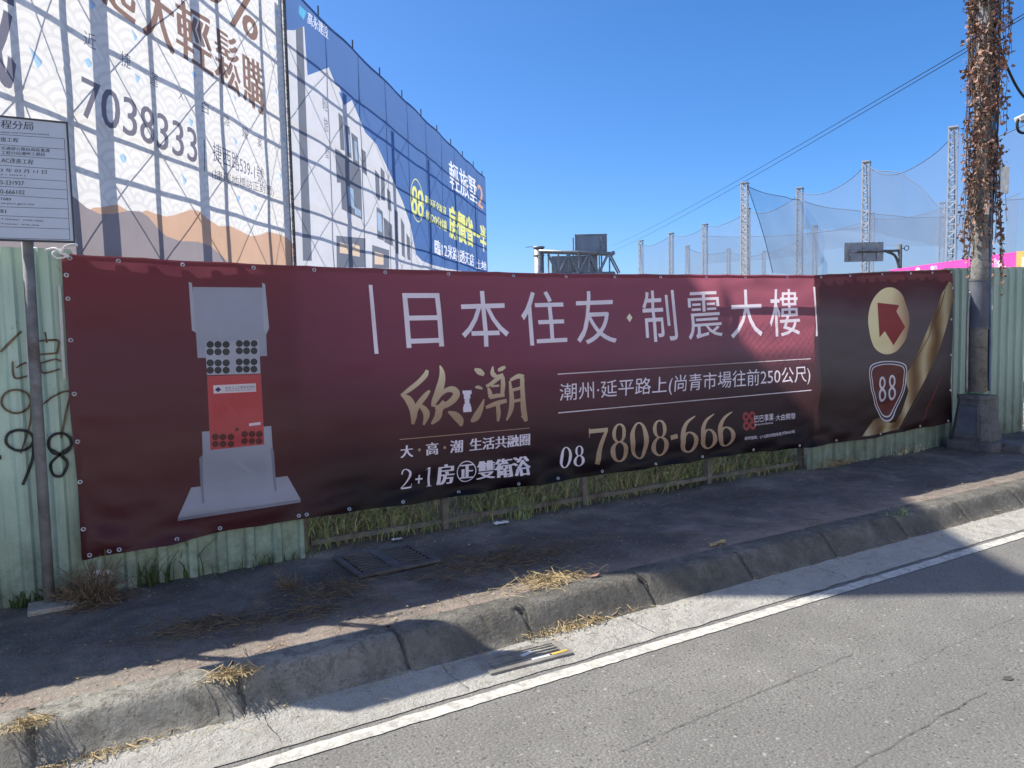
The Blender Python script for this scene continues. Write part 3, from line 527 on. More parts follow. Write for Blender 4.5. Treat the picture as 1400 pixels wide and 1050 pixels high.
def fence_mat(dull=False):
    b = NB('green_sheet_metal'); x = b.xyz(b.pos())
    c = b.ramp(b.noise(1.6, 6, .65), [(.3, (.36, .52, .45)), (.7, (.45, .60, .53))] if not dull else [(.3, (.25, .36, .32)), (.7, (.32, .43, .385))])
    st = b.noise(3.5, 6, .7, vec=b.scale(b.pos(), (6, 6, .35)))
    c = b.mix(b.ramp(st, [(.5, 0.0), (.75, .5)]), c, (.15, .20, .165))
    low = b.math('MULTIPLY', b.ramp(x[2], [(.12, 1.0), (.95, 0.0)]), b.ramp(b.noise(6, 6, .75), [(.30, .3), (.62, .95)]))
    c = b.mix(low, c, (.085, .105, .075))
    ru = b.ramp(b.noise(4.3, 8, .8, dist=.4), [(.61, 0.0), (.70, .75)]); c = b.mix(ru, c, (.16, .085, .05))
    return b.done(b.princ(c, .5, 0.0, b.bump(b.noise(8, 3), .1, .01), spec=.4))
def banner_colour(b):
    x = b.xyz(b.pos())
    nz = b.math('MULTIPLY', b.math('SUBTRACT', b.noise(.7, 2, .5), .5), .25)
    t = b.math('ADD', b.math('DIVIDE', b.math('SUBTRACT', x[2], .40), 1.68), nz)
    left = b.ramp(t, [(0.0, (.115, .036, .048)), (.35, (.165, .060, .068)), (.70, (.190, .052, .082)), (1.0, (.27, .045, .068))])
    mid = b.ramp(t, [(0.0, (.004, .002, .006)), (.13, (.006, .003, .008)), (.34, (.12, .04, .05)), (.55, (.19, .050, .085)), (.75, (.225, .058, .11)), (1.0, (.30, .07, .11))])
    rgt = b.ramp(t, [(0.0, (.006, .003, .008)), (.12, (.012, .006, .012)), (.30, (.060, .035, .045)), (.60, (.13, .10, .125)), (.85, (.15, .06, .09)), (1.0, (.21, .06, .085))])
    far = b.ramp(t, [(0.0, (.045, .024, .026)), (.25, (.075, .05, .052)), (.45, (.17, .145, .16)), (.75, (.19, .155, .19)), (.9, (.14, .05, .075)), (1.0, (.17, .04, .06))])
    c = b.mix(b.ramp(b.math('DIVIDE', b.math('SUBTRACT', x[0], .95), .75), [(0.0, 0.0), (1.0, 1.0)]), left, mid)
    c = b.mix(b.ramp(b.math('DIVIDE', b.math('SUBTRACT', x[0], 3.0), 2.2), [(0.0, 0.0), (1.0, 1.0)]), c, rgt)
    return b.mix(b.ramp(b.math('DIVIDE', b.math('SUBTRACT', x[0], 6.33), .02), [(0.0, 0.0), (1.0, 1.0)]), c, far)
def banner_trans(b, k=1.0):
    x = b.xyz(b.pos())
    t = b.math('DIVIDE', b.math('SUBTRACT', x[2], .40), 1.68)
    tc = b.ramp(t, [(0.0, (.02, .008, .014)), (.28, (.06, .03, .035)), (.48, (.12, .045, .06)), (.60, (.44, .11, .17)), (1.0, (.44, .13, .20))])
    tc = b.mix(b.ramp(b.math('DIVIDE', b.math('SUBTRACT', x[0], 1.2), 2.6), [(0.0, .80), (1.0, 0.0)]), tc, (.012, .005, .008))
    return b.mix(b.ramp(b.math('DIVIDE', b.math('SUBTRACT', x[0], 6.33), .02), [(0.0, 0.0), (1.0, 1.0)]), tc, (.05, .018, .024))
def gold_colour(z0, z1):
    def f(b):
        x = b.xyz(b.pos()); t = b.math('DIVIDE', b.math('SUBTRACT', x[2], z0), z1-z0)
        return b.ramp(t, [(0.0, (.42, .28, .18)), (.35, (.56, .41, .27)), (.75, (.82, .75, .52)), (1.0, (.86, .83, .62))])
    return f
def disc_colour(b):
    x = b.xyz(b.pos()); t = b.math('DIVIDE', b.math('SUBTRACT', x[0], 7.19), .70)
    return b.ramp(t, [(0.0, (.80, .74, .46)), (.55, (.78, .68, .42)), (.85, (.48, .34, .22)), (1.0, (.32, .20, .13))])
def swoosh_colour(b):
    x = b.xyz(b.pos()); t = b.math('ADD', b.math('MULTIPLY', b.math('SUBTRACT', x[0], 8.1), 1.1), b.math('MULTIPLY', b.math('SUBTRACT', x[2], 1.2), .35))
    w = b.n('ShaderNodeTexWave'); w.inputs['Scale'].default_value = .9; w.inputs['Distortion'].default_value = 3.0; b.t.links.new(b.pos(), w.inputs['Vector'])
    return b.ramp(w.outputs['Fac'], [(0.0, (.15, .085, .04)), (.45, (.27, .18, .105)), (.8, (.40, .31, .19)), (1.0, (.50, .42, .28))])
def seigaiha(b, R, base, lines):
    """overlapping-wave print: rings of the front-most circle at each point, in the sheet's own (s, z)"""
    p = b.xyz(b.pos())
    s = b.math('ADD', b.math('MULTIPLY', p[0], D['white_dir'][0]), b.math('MULTIPLY', p[1], D['white_dir'][1]))
    z = p[2]; h = R/2
    j = b.math('FLOOR', b.math('DIVIDE', z, h))
    best = None
    for k in (1, 0, -1):     # back row first, front row last
        row = b.math('ADD', j, float(k))
        off = b.math('MULTIPLY', b.math('MODULO', b.math('ABSOLUTE', row), 2.0), R)
        u = b.math('SUBTRACT', s, off)
        cx = b.math('MULTIPLY', b.math('ROUND', b.math('DIVIDE', u, 2*R)), 2*R)
        dx = b.math('SUBTRACT', u, cx); dz = b.math('SUBTRACT', z, b.math('MULTIPLY', row, h))
        d = b.math('SQRT', b.math('ADD', b.math('MULTIPLY', dx, dx), b.math('MULTIPLY', dz, dz)))
        if best is None: best = d
        else:
            ins = b.math('LESS_THAN', d, R)
            best = b.math('ADD', b.math('MULTIPLY', ins, d), b.math('MULTIPLY', b.math('SUBTRACT', 1.0, ins), best))
    fr = b.math('FRACT', b.math('DIVIDE', best, R/4.0))
    ln = b.math('MULTIPLY', b.math('GREATER_THAN', fr, .62), 1.0)
    return b.mix(ln, base, lines)
M = {}
M['asphalt'] = asphalt_mat(); M['walk'] = walk_mat()
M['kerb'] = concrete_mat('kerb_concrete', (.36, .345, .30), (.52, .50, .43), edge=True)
M['gutter'] = concrete_mat('gutter_concrete', (.47, .455, .41), (.58, .565, .51), (.36, .34, .30))
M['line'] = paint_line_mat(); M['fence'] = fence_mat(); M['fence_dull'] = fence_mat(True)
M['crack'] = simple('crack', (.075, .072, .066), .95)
M['soil'] = simple('soil', (.14, .115, .085), .95, .4, 3, bump=.8, bscale=25)
M['steel'] = simple('galvanised_steel', (.30, .31, .32), .5, .3, 5, metal=.5, grime=(.14, .12, .10))
M['steel_dark'] = simple('dark_steel', (.12, .125, .13), .6, .35, 5, metal=.3, grime=(.09, .06, .04))
M['steel_white'] = simple('mast_paint', (.46, .48, .50), .6, .15, .5)
M['rust_pipe'] = simple('painted_pipe', (.17, .175, .18), .55, .35, 9, grime=(.085, .05, .035))
M['grate_old'] = simple('gutter_iron', (.22, .21, .19), .85, .35, 8, bump=.3, grime=(.30, .28, .25))
M['iron'] = simple('cast_iron', (.105, .105, .11), .8, .35, 8, bump=.3, grime=(.16, .14, .12))
M['void'] = simple('drain_hole', (.006, .006, .006), 1.0)
M['white_paint'] = simple('white_paint', (.62, .62, .60), .8, .25, 14)
M['yellow_paint'] = simple('yellow_paint', (.62, .40, .06), .7, .3, 14)
M['brown_spray'] = simple('brown_spray', (.16, .115, .08), .8, .45, 12)
M['black_spray'] = simple('black_spray', (.035, .036, .038), .7, .3, 12)
M['paper'] = simple('paper', (.55, .57, .58), .9, .12, 20)
M['ink'] = simple('ink', (.03, .03, .035), .8)
M['rope'] = simple('rope', (.70, .70, .72), .9, .1, 60)
M['brass'] = simple('grommet_metal', (.72, .73, .75), .35, .1, 9, metal=.8)
M['straw'] = simple('straw', (.40, .31, .17), .9, .45, 30)
M['straw_brown'] = simple('dry_stems', (.155, .118, .08), .9, .55, 24)
M['weed'] = simple('weed_leaf', (.225, .285, .13), .8, .65, 22)
M['old_rail'] = simple('old_rail', (.15, .145, .14), .8, .35, 7, grime=(.10, .065, .045))
M['weed_dry'] = simple('weed_dry', (.50, .46, .32), .85, .6, 26)
M['grass'] = simple('grass_leaf', (.05, .085, .025), .7, .4, 8)
M['leaf_dead'] = simple('dead_leaf', (.27, .16, .12), .65, .7, 16)
M['vine'] = simple('vine_stem', (.11, .08, .06), .9, .4, 12)
M['pole'] = concrete_mat('pole_concrete', (.24, .235, .23), (.36, .355, .345), (.13, .125, .12))
M['pole_base'] = concrete_mat('pole_base', (.15, .15, .155), (.23, .23, .235), (.09, .088, .085))
M['panel'] = simple('panel_steel', (.12, .13, .155), .6, .25, 7)
M['wrap'] = simple('pole_wrap', (.085, .095, .125), .7, .3, 6, grime=(.15, .15, .16))
M['cable'] = simple('black_cable', (.012, .012, .014), .5)
M['conduit'] = simple('blue_grey_conduit', (.10, .16, .24), .5, .2, 10)
M['board'] = simple('board_face', (.44, .50, .62), .45, .05, 5)
M['board_edge'] = simple('board_edge', (.05, .055, .07), .5)
M['sign_back'] = simple('sign_back', (.30, .32, .345), .5, .12, 1.5, metal=.3)
M['green_sign'] = simple('green_sign', (.015, .15, .06), .5, .15, 8)
M['render_wall'] = simple('pale_render', (.80, .77, .71), .9, .06, 1.2)
M['dark_glass'] = simple('window_glass', (.03, .035, .04), .1, .1, 2, spec=.5)
# ---------------- ground, road, gutter, kerb, pavement ----------------
def grid_mesh(xs, ys, zf):
    mb = MB(); nx = len(xs)
    for y in ys:
        for x in xs: mb.v.append((x, y, zf(x, y)))
    for j in range(len(ys)-1):
        for i in range(nx-1):
            a = j*nx+i; mb.f.append((a, a+1, a+1+nx, a+nx)); mb.m.append(0)
    return mb
def frange(a, b, s):
    n = max(1, round((b-a)/s)); return [a+(b-a)*i/n for i in range(n+1)]
from mathutils import noise as mn
def fb(x, y, sc, seed=0.0): return mn.fractal(Vector((x*sc, y*sc, seed)), .9, 2.1, 5)
mb = MB(); mb.face([(-400, -300, -.03), (1500, -300, -.03), (1500, 1500, -.03), (-400, 1500, -.03)])
tag(mb.build('ground', M['soil']), kind='structure')
mb = grid_mesh(frange(-60, 220, 8), [-6, -3, 0, 1, 2, 3.03], lambda x, y: 0.0)
tag(mb.build('road', M['asphalt']), kind='structure')
mb = MB()
xs = frange(-3, 30, .025)
e0 = [(x, 2.882+.005*fb(x, 1, 9)+.004*fb(x, 3, 31), .004) for x in xs]; e1 = [(x, 2.958+.006*fb(x, 5, 9)+.005*fb(x, 2, 31), .004) for x in xs]
for i in range(len(xs)-1): mb.face([e0[i], e0[i+1], e1[i+1], e1[i]])
tag(mb.build('edge_line', M['line']), kind='structure')
def crack(pts, w):
    mb = MB(); P = []
    for (a, b), (c, d) in zip(pts, pts[1:]):
        n = max(2, int(math.hypot(c-a, d-b)/.02))
        for k in range(n):
            t = k/n; P.append((a+(c-a)*t+.006*fb(a+t*3, b, 5), b+(d-b)*t+.012*fb(a+t*2, b, 4, 3)))
    for i in range(len(P)-1):
        wa = w*(.35+abs(fb(P[i][0]*8, P[i][1], 3))*1.6); wb = w*(.35+abs(fb(P[i+1][0]*8, P[i+1][1], 3))*1.6)
        mb.face([(P[i][0], P[i][1]-wa, .004), (P[i+1][0], P[i+1][1]-wb, .004), (P[i+1][0], P[i+1][1]+wb, .004), (P[i][0], P[i][1]+wa, .004)])
    return mb
for pts, w in (([(1.78, 2.255), (2.5, 2.29), (3.30, 2.318)], .0018), ([(2.05, 1.66), (2.42, 1.711), (3.43, 1.765)], .0018), ([(3.0, 2.06), (3.5, 2.10), (4.4, 2.13)], .0009), ([(2.05, 2.6), (2.4, 2.62)], .0008)):
    tag(crack(pts, w).build('road_crack', M['crack']), kind='structure')
mb = MB(); mb.face([(3.62+.028*math.cos(t)*(1+.2*math.sin(3*t)), 1.775+.018*math.sin(t), .004) for t in [k*math.pi/8 for k in range(16)]])
tag(mb.build('tar_spot', M['crack']), kind='structure')
# unseen far pavement and pale shop-houses, added to bounce sunlight into the shade
mb = MB(); mb.face([(-80, -30, .12), (160, -30, .12), (160, -6, .12), (-80, -6, .12)]); mb.face([(-80, -6, -.01), (160, -6, -.01), (160, -6, .12), (-80, -6, .12)])
tag(mb.build('far_bounce_pavement', M['gutter']), kind='structure')
t = empty('bounce_shop_house', (5, -12, .12), 'long pale rendered shop-house row added to bounce fill light, unseen across the road, behind the photographer', 'building')
mb = MB(); mb.box((5, -15, 4.85), (80, 6, 9.5)); mb.build('wall', M['render_wall'], t)
mb = MB(); mb.box((5, -11.8, 9.7), (80.4, .5, .25)); mb.build('cornice', M['gutter'], t)
wm = MB(); wm.box((0, 0, 0), (1.5, .06, 1.5)); w0 = wm.build('window', M['dark_glass'], t); w0.location = Vector((-26, -11.98, 6.3))-t.location; first = True
for i in range(16):
    for z in (3.9, 6.9):
        o = w0 if first else w0.copy()
        if not first: COL.objects.link(o)
        first = False
        o.parent = t; o.location = Vector((-28+i*4.4, -11.98, z))-t.location
# gutter: a concrete apron with slab joints and a ragged asphalt edge
def gz(x, y): return .006 + .010*max(0, (y-3.05)/.3) + .0025*fb(x, y, 6)
xs = frange(-2.0, 14, .03); ys = [3.0, 3.045, 3.08, 3.12, 3.18, 3.25, 3.32, 3.40]
mb = grid_mesh(xs, ys, gz)
nx = len(xs)
for i in range(nx):
    v = mb.v[i]; mb.v[i] = (v[0], 2.995+.014*fb(v[0], 2, 5), .004)
tag(mb.build('gutter', M['gutter'], smooth=True), kind='structure')
mb = grid_mesh(frange(14, 60, 1), [3.0, 3.2, 3.4], lambda x, y: .008); tag(mb.build('gutter', M['gutter']), kind='structure')
for xj in (-.10, .66, 1.50, 2.62, 4.2, 5.9):
    pts = [(xj+.012*fb(xj, t, 9)+.05*(3.36-t), t) for t in frange(3.03, 3.34, .02)]
    mb = MB()
    for (a, b), (c, d) in zip(pts, pts[1:]): w1 = .0008+.003*abs(fb(a, b, 16)); w2 = .0008+.003*abs(fb(c, d, 16)); mb.face([(a-w1, b, gz(a, b)+.003), (a+w1, b, gz(a, b)+.003), (c+w2, d, gz(c, d)+.003), (c-w2, d, gz(c, d)+.003)])
    tag(mb.build('gutter_joint', M['crack']), kind='structure')
# kerb: cast blocks with a battered face; edges chipped, joints open
PROF = [(3.62, .146), (3.56, .150), (3.50, .1515), (3.462, .150), (3.446, .147), (3.434, .139), (3.414, .117), (3.385, .082), (3.355, .046), (3.325, .021), (3.295, .009), (3.26, .004)]
JOINTS = [-.17, .60, 1.36, 2.06, 2.90, 3.70, 4.52, 5.33, 6.15, 6.98, 7.8, 8.6, 9.4]
def chip(x):
    d = min(abs(x-j) for j in JOINTS)
    c = max(0, 1-d/.05)**1.3*.022*(.4+abs(fb(x, 9, 12)))
    for x0, w, a in ((1.36, .35, .022), (1.85, .28, .040), (2.95, .30, .030), (4.1, .5, .030), (5.0, .35, .022), (.62, .12, .025), (-.17, .10, .02)):
        c += a*math.exp(-((x-x0)/w)**2)*(.15+1.5*max(0, fb(x, 4, 7)))
    return c
xs = frange(-2.0, 13, .012)
mb = MB()
for x in xs:
    c = chip(x)
    for k, (y, z) in enumerate(PROF):
        ed = math.exp(-((k-4.6)/1.5)**2)
        n1 = fb(x, y+z*2, 7); n2 = fb(x, y+z*3, 26, 2)
        mb.v.append((x, y + ed*c*.9 + .0022*n1*(k > 1) + .0030*n2*(k > 3), z - ed*c*(.75+.5*n2) + .0012*n1*(k < 9) - .02*math.exp(-(min(abs(x-j) for j in JOINTS)/.008)**2)*(k < 11)))
n = len(PROF)
for i in range(len(xs)-1):
    for k in range(n-1):
        a = i*n+k; mb.f.append((a, a+n, a+n+1, a+1)); mb.m.append(0)
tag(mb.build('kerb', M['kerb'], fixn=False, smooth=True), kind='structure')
mb = MB()
for x0, x1 in ((13, 60),):
    for k in range(n-1):
        mb.face([(x0, *PROF[k]), (x1, *PROF[k]), (x1, *PROF[k+1]), (x0, *PROF[k+1])])
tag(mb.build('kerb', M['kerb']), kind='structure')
for xj in JOINTS[:9]:
    mb = MB()
    for (y, z), (y2, z2) in zip(PROF[2:], PROF[3:]):
        w = .003+.007*abs(fb(xj, y+z*3, 14)); cc = chip(xj)
        o = .016*fb(xj, y+z*4, 8)
        mb.face([(xj-w+o, y+cc*.4-.006, z-.006), (xj+w+o, y+cc*.4-.006, z-.006), (xj+w+o, y2+cc*.4-.006, z2-.004), (xj-w+o, y2+cc*.4-.006, z2-.004)])
    tag(mb.build('kerb_joint', M['crack']), kind='structure')
# pavement
mb = grid_mesh(frange(-3, 13, .045), frange(3.60, 5.6, .045), lambda x, y: .1465 + .006*fb(x, y, 1.6) + .0035*fb(x, y, 9) + .012*max(0, y-4.8) - (.004 if y < 3.63 else 0))
tag(mb.build('pavement', M['walk'], smooth=True), kind='structure')
mb = MB(); mb.face([(13, 3.6, .146), (60, 3.6, .146), (60, 6, .146), (13, 6, .146)]); mb.face([(-60, 3.3, .146), (-3, 3.3, .146), (-3, 6, .146), (-60, 6, .146)])
tag(mb.build('pavement', M['walk']), kind='structure')
mb = grid_mesh(frange(-12, 40, .5), frange(5.5, 60, .6), lambda x, y: .13 + .05*fb(x, y, .5))
tag(mb.build('building_plot', M['soil'], smooth=True), kind='structure')
# ---------------- drains ----------------
def drain(name, label, c, sx, sy, bars, rz, z, two=False, mt=None):
    mt = mt or M['iron']
    t = empty(name, (c[0], c[1], z), label, 'drain grate', rz=rz)
    f = MB(); w = .035
    cells = [(-sx/4, sx/2-.03), (sx/4, sx/2-.03)] if two else [(0, sx-.03)]
    f.box((0, sy/2-w/2, .006), (sx, w, .02)); f.box((0, -sy/2+w/2, .006), (sx, w, .02))
    f.box((-sx/2+w/2, 0, .0065), (w, sy-2*w, .02)); f.box((sx/2-w/2, 0, .0065), (w, sy-2*w, .02))
    if two: f.box((0, 0, .0062), (.07, sy-2*w, .02))
    f.build('frame', mt, t, bevel=.002)
    v = MB(); v.face([(-sx/2+.01, -sy/2+.01, .004), (sx/2-.01, -sy/2+.01, .004), (sx/2-.01, sy/2-.01, .004), (-sx/2+.01, sy/2-.01, .004)])
    v.build('sump', M['void'], t)
    for cx, cw in cells:
        L = cw-.06 if two else cw-.05
        for k in range(bars):
            y = -sy/2+w+(sy-2*w)*(k+.5)/bars
            g = MB(); g.box((cx*(.97 if two else 1), y, .009), (L, (sy-2*w)/bars*.30, .012)); g.build('bar', mt, t)
    return t
drain('drain_grate', 'dark double iron drain grate set in the shaded pavement below the banner', (1.74, 4.60), .54, .48, 8, .02, .160, two=True)
g = drain('drain_grate', 'narrow gutter grate with white and yellow paint smears beside the road line', (1.90, 3.165), .46, .19, 4, -.05, .002, mt=M['grate_old'])
p = MB(); p.box((.02, .01, .0165), (.07, .022, .002), rz=.3); p.box((.06, -.062, .0168), (.10, .018, .002)); p.build('white_smear', M['white_paint'], g)
p = MB(); p.box((.17, -.058, .0172), (.09, .016, .002), rz=.05); p.build('yellow_smear', M['yellow_paint'], g)
# ---------------- sheet-metal fences ----------------
PER, RIB = .170, .022
def fence_y(x, y0):
    u = (x % PER)
    if u < .095: return y0
    if u < .110: return y0 - RIB*(u-.095)/.015
    if u < .155: return y0 - RIB
    return y0 - RIB*(1-(u-.155)/.015)
def fence_xs(x0, x1):
    xs = {x0, x1}; k = math.floor(x0/PER)
    while k*PER < x1:
        for u in (0, .095, .110, .155):
            if x0 < k*PER+u < x1: xs.add(round(k*PER+u, 5))
        k += 1
    return sorted(xs)
def fence(name, label, x0, x1, ybase, zt0, zt1, zb, zcap, mt='fence'):
    t = empty(name, ((x0+x1)/2, ybase(x0), zb), label, 'fence')
    xs = fence_xs(x0, x1); zs = [0, .2, .45, .7, 1.0]
    mb = MB()
    for x in xs:
        yy = fence_y(x, ybase(x)); ztop = zcap(x)+0* zt0+(zt1-zt0)*(x-x0)/(x1-x0) + .004*fb(x, 1, 3)
        for w in zs:
            mb.v.append((x, yy + .006*fb(x, w*2, 1.5), zb+(ztop-zb)*w))
    n = len(zs)
    for i in range(len(xs)-1):
        for k in range(n-1):
            a = i*n+k; mb.f.append((a, a+n, a+n+1, a+1)); mb.m.append(0)
    mb.build('corrugated_sheet', M[mt], t)
    r = MB(); r.tube([(q, ybase(q)+.035, zt0-.12) for q in frange(x0, x1, .25)], .02, 6); r.build('rail', M['steel'], t)
    r = MB(); r.tube([(q, ybase(q)+.035, zb+.3) for q in frange(x0, x1, .25)], .02, 6); r.build('rail', M['steel'], t)
    k = x0+.2
    while k < x1:
        r = MB(); r.tube([(k, ybase(k)+.055, zb-.02), (k, ybase(k)+.055, zt0-.1)], .025, 6); r.build('post', M['steel'], t); k += 1.9
    return t
YL = lambda x: 5.005
YR = lambda x: 5.02 + max(0, x-8.2)*.10 - max(0, x-9.2)*.12
fl = fence('metal_fence', 'pale green corrugated fence with graffiti behind the sign post and left banner end', -3.2, 1.325, YL, 1.97, 1.97, .135, lambda x: 2.13 if x < .10 else interp(D['btop'], x)-.004)
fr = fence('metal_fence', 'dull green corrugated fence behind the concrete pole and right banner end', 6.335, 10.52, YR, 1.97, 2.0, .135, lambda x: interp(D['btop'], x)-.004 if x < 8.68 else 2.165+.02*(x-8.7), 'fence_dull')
def on_fence(polys, off):
    bm = bmesh.new()
    for p in polys:
        try: bm.faces.new([bm.verts.new((a, 0, b)) for a, b in p])
        except ValueError: pass
    xs = [v.co.x for v in bm.verts]; a, b = min(xs), max(xs)
    for x in fence_xs(a, b)[1:-1]:
        bmesh.ops.bisect_plane(bm, geom=bm.verts[:]+bm.edges[:]+bm.faces[:], plane_co=(x, 0, 0), plane_no=(1, 0, 0))
    for v in bm.verts: v.co.y = fence_y(v.co.x, 5.005) - off - .006
    return bm
def bm_obj(name, bm, mat, parent):
    me = bpy.data.meshes.new(name); bm.to_mesh(me); bm.free(); me.materials.append(mat); return link(name, me, parent)
k = 0
for nm, strokes, mt in (('graffiti_stroke', D['graf_brown'], M['brown_spray']), ('graffiti_stroke', D['graf_black'], M['black_spray']), ('paint_blob', D['graf_white'], M['white_paint'])):
    for st in strokes:
        k += 1; bm_obj(nm, on_fence(ribbon(st, 5), .002+.0004*k), mt, fl)
for q in D['strips']: bm_obj('paper_strip', on_fence([q], .022), M['paper'], fl)
q = D['strips'][0]
for j, ch in enumerate('建案銷售中'):
    z1 = q[0][1]-.06-j*.10; x0 = q[0][0]+.004+j*.002; x1 = q[1][0]-.004+j*.002
    bm_obj('paper_lettering', on_fence(text_polys(ch, [(x0, z1), (x1, z1), (x1, z1-.08), (x0, z1-.08)]), .026), M['ink'], fl)
# low rail fence in the gap under the banner
t = empty('wire_fence', (3.9, 5.12, .15), 'low steel rail fence with chain mesh standing in the weeds under the banner', 'fence')
for x in (2.408, 3.685, 5.091, 6.36, 1.36):
    r = MB(); r.box((x, 5.12, 1.06), (.05, .05, 1.87)); r.build('post', M['old_rail'], t, bevel=.004)
for z in (.205, 2.0):
    r = MB(); r.box((3.88, 5.125, z), (4.95, .03, .034)); r.build('rail', M['old_rail'], t)
w = MB(); cs = .06
n = int((4.95+1.65)/cs/1.414*1.0)
for k in range(n):
    a = 1.42-1.62+k*cs*1.414
    for sgn in (1, -1):
        z0, z1 = .22, 1.84
        xa, xb = (a, a+1.62) if sgn > 0 else (a+1.62, a)
        pa, pb = [xa, z0], [xb, z1]
        # clip to the span
        def cl(p, q):
            if p[0] < 1.42: tt = (1.42-p[0])/(q[0]-p[0]); return [1.42, p[1]+(q[1]-p[1])*tt]
            if p[0] > 6.34: tt = (6.34-p[0])/(q[0]-p[0]); return [6.34, p[1]+(q[1]-p[1])*tt]
            return p
        if max(pa[0], pb[0]) < 1.43 or min(pa[0], pb[0]) > 6.33: continue
        pa, pb = cl(pa, pb), cl(pb, pa)
        w.tube([(pa[0], 5.10+.003*sgn, pa[1]), (pb[0], 5.10+.003*sgn, pb[1])], .0012, 4, cap=False)
w.build('chain_mesh', M['old_rail'], t)
# ---------------- the long banner ----------------
def ban_y(x, z):
    t = (z-.40)/1.68
    y = 4.955 - .010*math.sin(x*2.1+.8)*math.sin(t*math.pi)
    y += .0045*math.sin(z*9+x*1.3) + .004*math.sin(x*7.3+z*3.1)
    low = max(0, 1-t/.22)
    y += low**1.4*(.020*math.sin(x*4.6+z*21+1.6*math.sin(x*1.9)) + .010*math.sin(x*9.7-z*34) - .02) + .008*mn.noise(Vector((x*1.4, z*7, 2))) + .005*mn.noise(Vector((x*4+z*3, z*9-x*2, 5)))
    top = max(0, (t-.86)/.14)
    y += top**2*.010*math.sin(x*13.8)
    y += .011*mn.noise(Vector((x*.9+z*.8, z*4.2-x*.5, 7))) + .004*mn.noise(Vector((x*2.6-z*2, z*8+x, 9)))
    # diagonal pulls at the corners
    d = math.hypot(x-.05, z-.37); y += .014*math.exp(-d/.25)*math.sin((x+z)*26)
    return y
def ban(x, z, off=0.0):
    e = .004
    dx = (ban_y(x+e, z)-ban_y(x-e, z))/(2*e); dz = (ban_y(x, z+e)-ban_y(x, z-e))/(2*e)
    n = Vector((dx, -1, dz)).normalized()
    return (x, ban_y(x, z)-off, z), n
tb, bb = D['btop'], D['bbot']
def ztop(x):
    return interp(tb, x) - .006*abs(math.sin(x*math.pi/.47))**.6
def zbot(x): return interp(bb, x) + .010*abs(math.sin(x*math.pi/.52))**.7
xsb = frange(0.05, 8.70, .06)
outline = [(x, ztop(x)) for x in reversed(xsb)] + [(.046, 1.6), (.042, 1.2), (.055, .8)] + [(x, zbot(x)) for x in xsb] + [(8.69, .9), (8.705, 1.5)]
# fabric colours
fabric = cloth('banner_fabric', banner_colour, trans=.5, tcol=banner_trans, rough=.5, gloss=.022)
def inkc(name, col, tr=.45): return cloth(name, col=col, trans=tr, rough=.38, gloss=.035)
m_white = inkc('banner_white', (.90, .82, .92)); m_gold = cloth('banner_gold', gold_colour(1.0, 1.5), trans=.36, rough=.38, gloss=.035)
m_gold2 = cloth('banner_gold_number', gold_colour(.62, 1.02), trans=.36, rough=.38, gloss=.035)
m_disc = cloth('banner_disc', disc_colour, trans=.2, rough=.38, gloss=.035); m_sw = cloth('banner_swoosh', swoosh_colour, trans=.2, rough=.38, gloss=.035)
m_swd = inkc('banner_swoosh_line', (.10, .06, .035)); m_red = inkc('banner_red', (.34, .035, .045)); m_navy = inkc('banner_navy', (.05, .05, .12)); m_maroon = inkc('banner_maroon', (.16, .03, .03))
m_grey = inkc('banner_plate_grey', (.43, .46, .60)); m_grey2 = inkc('banner_plate_light', (.52, .55, .68)); m_grey3 = inkc('banner_plate_edge', (.28, .30, .42))
m_bolt = inkc('banner_bolt', (.035, .04, .06)); m_bolt_r = inkc('banner_bolt_red', (.12, .02, .025)); m_dred = inkc('banner_device_red', (.62, .075, .095)); m_blue = inkc('banner_logo_blue', (.03, .05, .20))
m_arrow = inkc('banner_arrow', (.36, .035, .05)); m_warm = inkc('banner_gold_line', (.50, .34, .24)); m_streak = inkc('banner_streak', (.38, .05, .05))
dv = D['dev']
def tx(lst, fat=0.0, fatz=0.0): return [p for s, q in lst for p in text_polys(s, q, fat, fatz)]
def rb(lst): return [p for st in lst for p in ribbon(st, 6)]
cx, cz = D['disc'][0]; rad = D['disc'][1][1]-cz
def shrink(poly, k):
    mx = sum(p[0] for p in poly)/len(poly); mz = sum(p[1] for p in poly)/len(poly)
    return [(mx+(p[0]-mx)*k, mz+(p[1]-mz)*k) for p in poly]
def smoothpoly(p):
    q = catmull([(a, b, 0) for a, b in p+p[:3]], 4); q = q[4:4+4*len(p)]
    return [(a, b) for a, b, c in q]
sh = smoothpoly(D['shield'])
c0, c1 = D['circ']; rr = math.hypot(c1[0]-c0[0], c1[1]-c0[1])
circ = [[(c0[0]+rr*k*math.cos(2*math.pi*i/36), c0[1]+rr*k*math.sin(2*math.pi*i/36)) for k, i in ((1, i), (1, i+1), (.91, i+1), (.91, i))] for i in range(36)]
lc = D['logo_c']
flower = [ngon(lc[0]+sx*.042, lc[1]+sz*.042, .043, .043, 14) for sx in (-1, 1) for sz in (-1, 1)]
fl_in = [ngon(lc[0]+sx*.040, lc[1]+sz*.042, .018, .018, 10) for sx in (-1, 1) for sz in (-1, 1)]
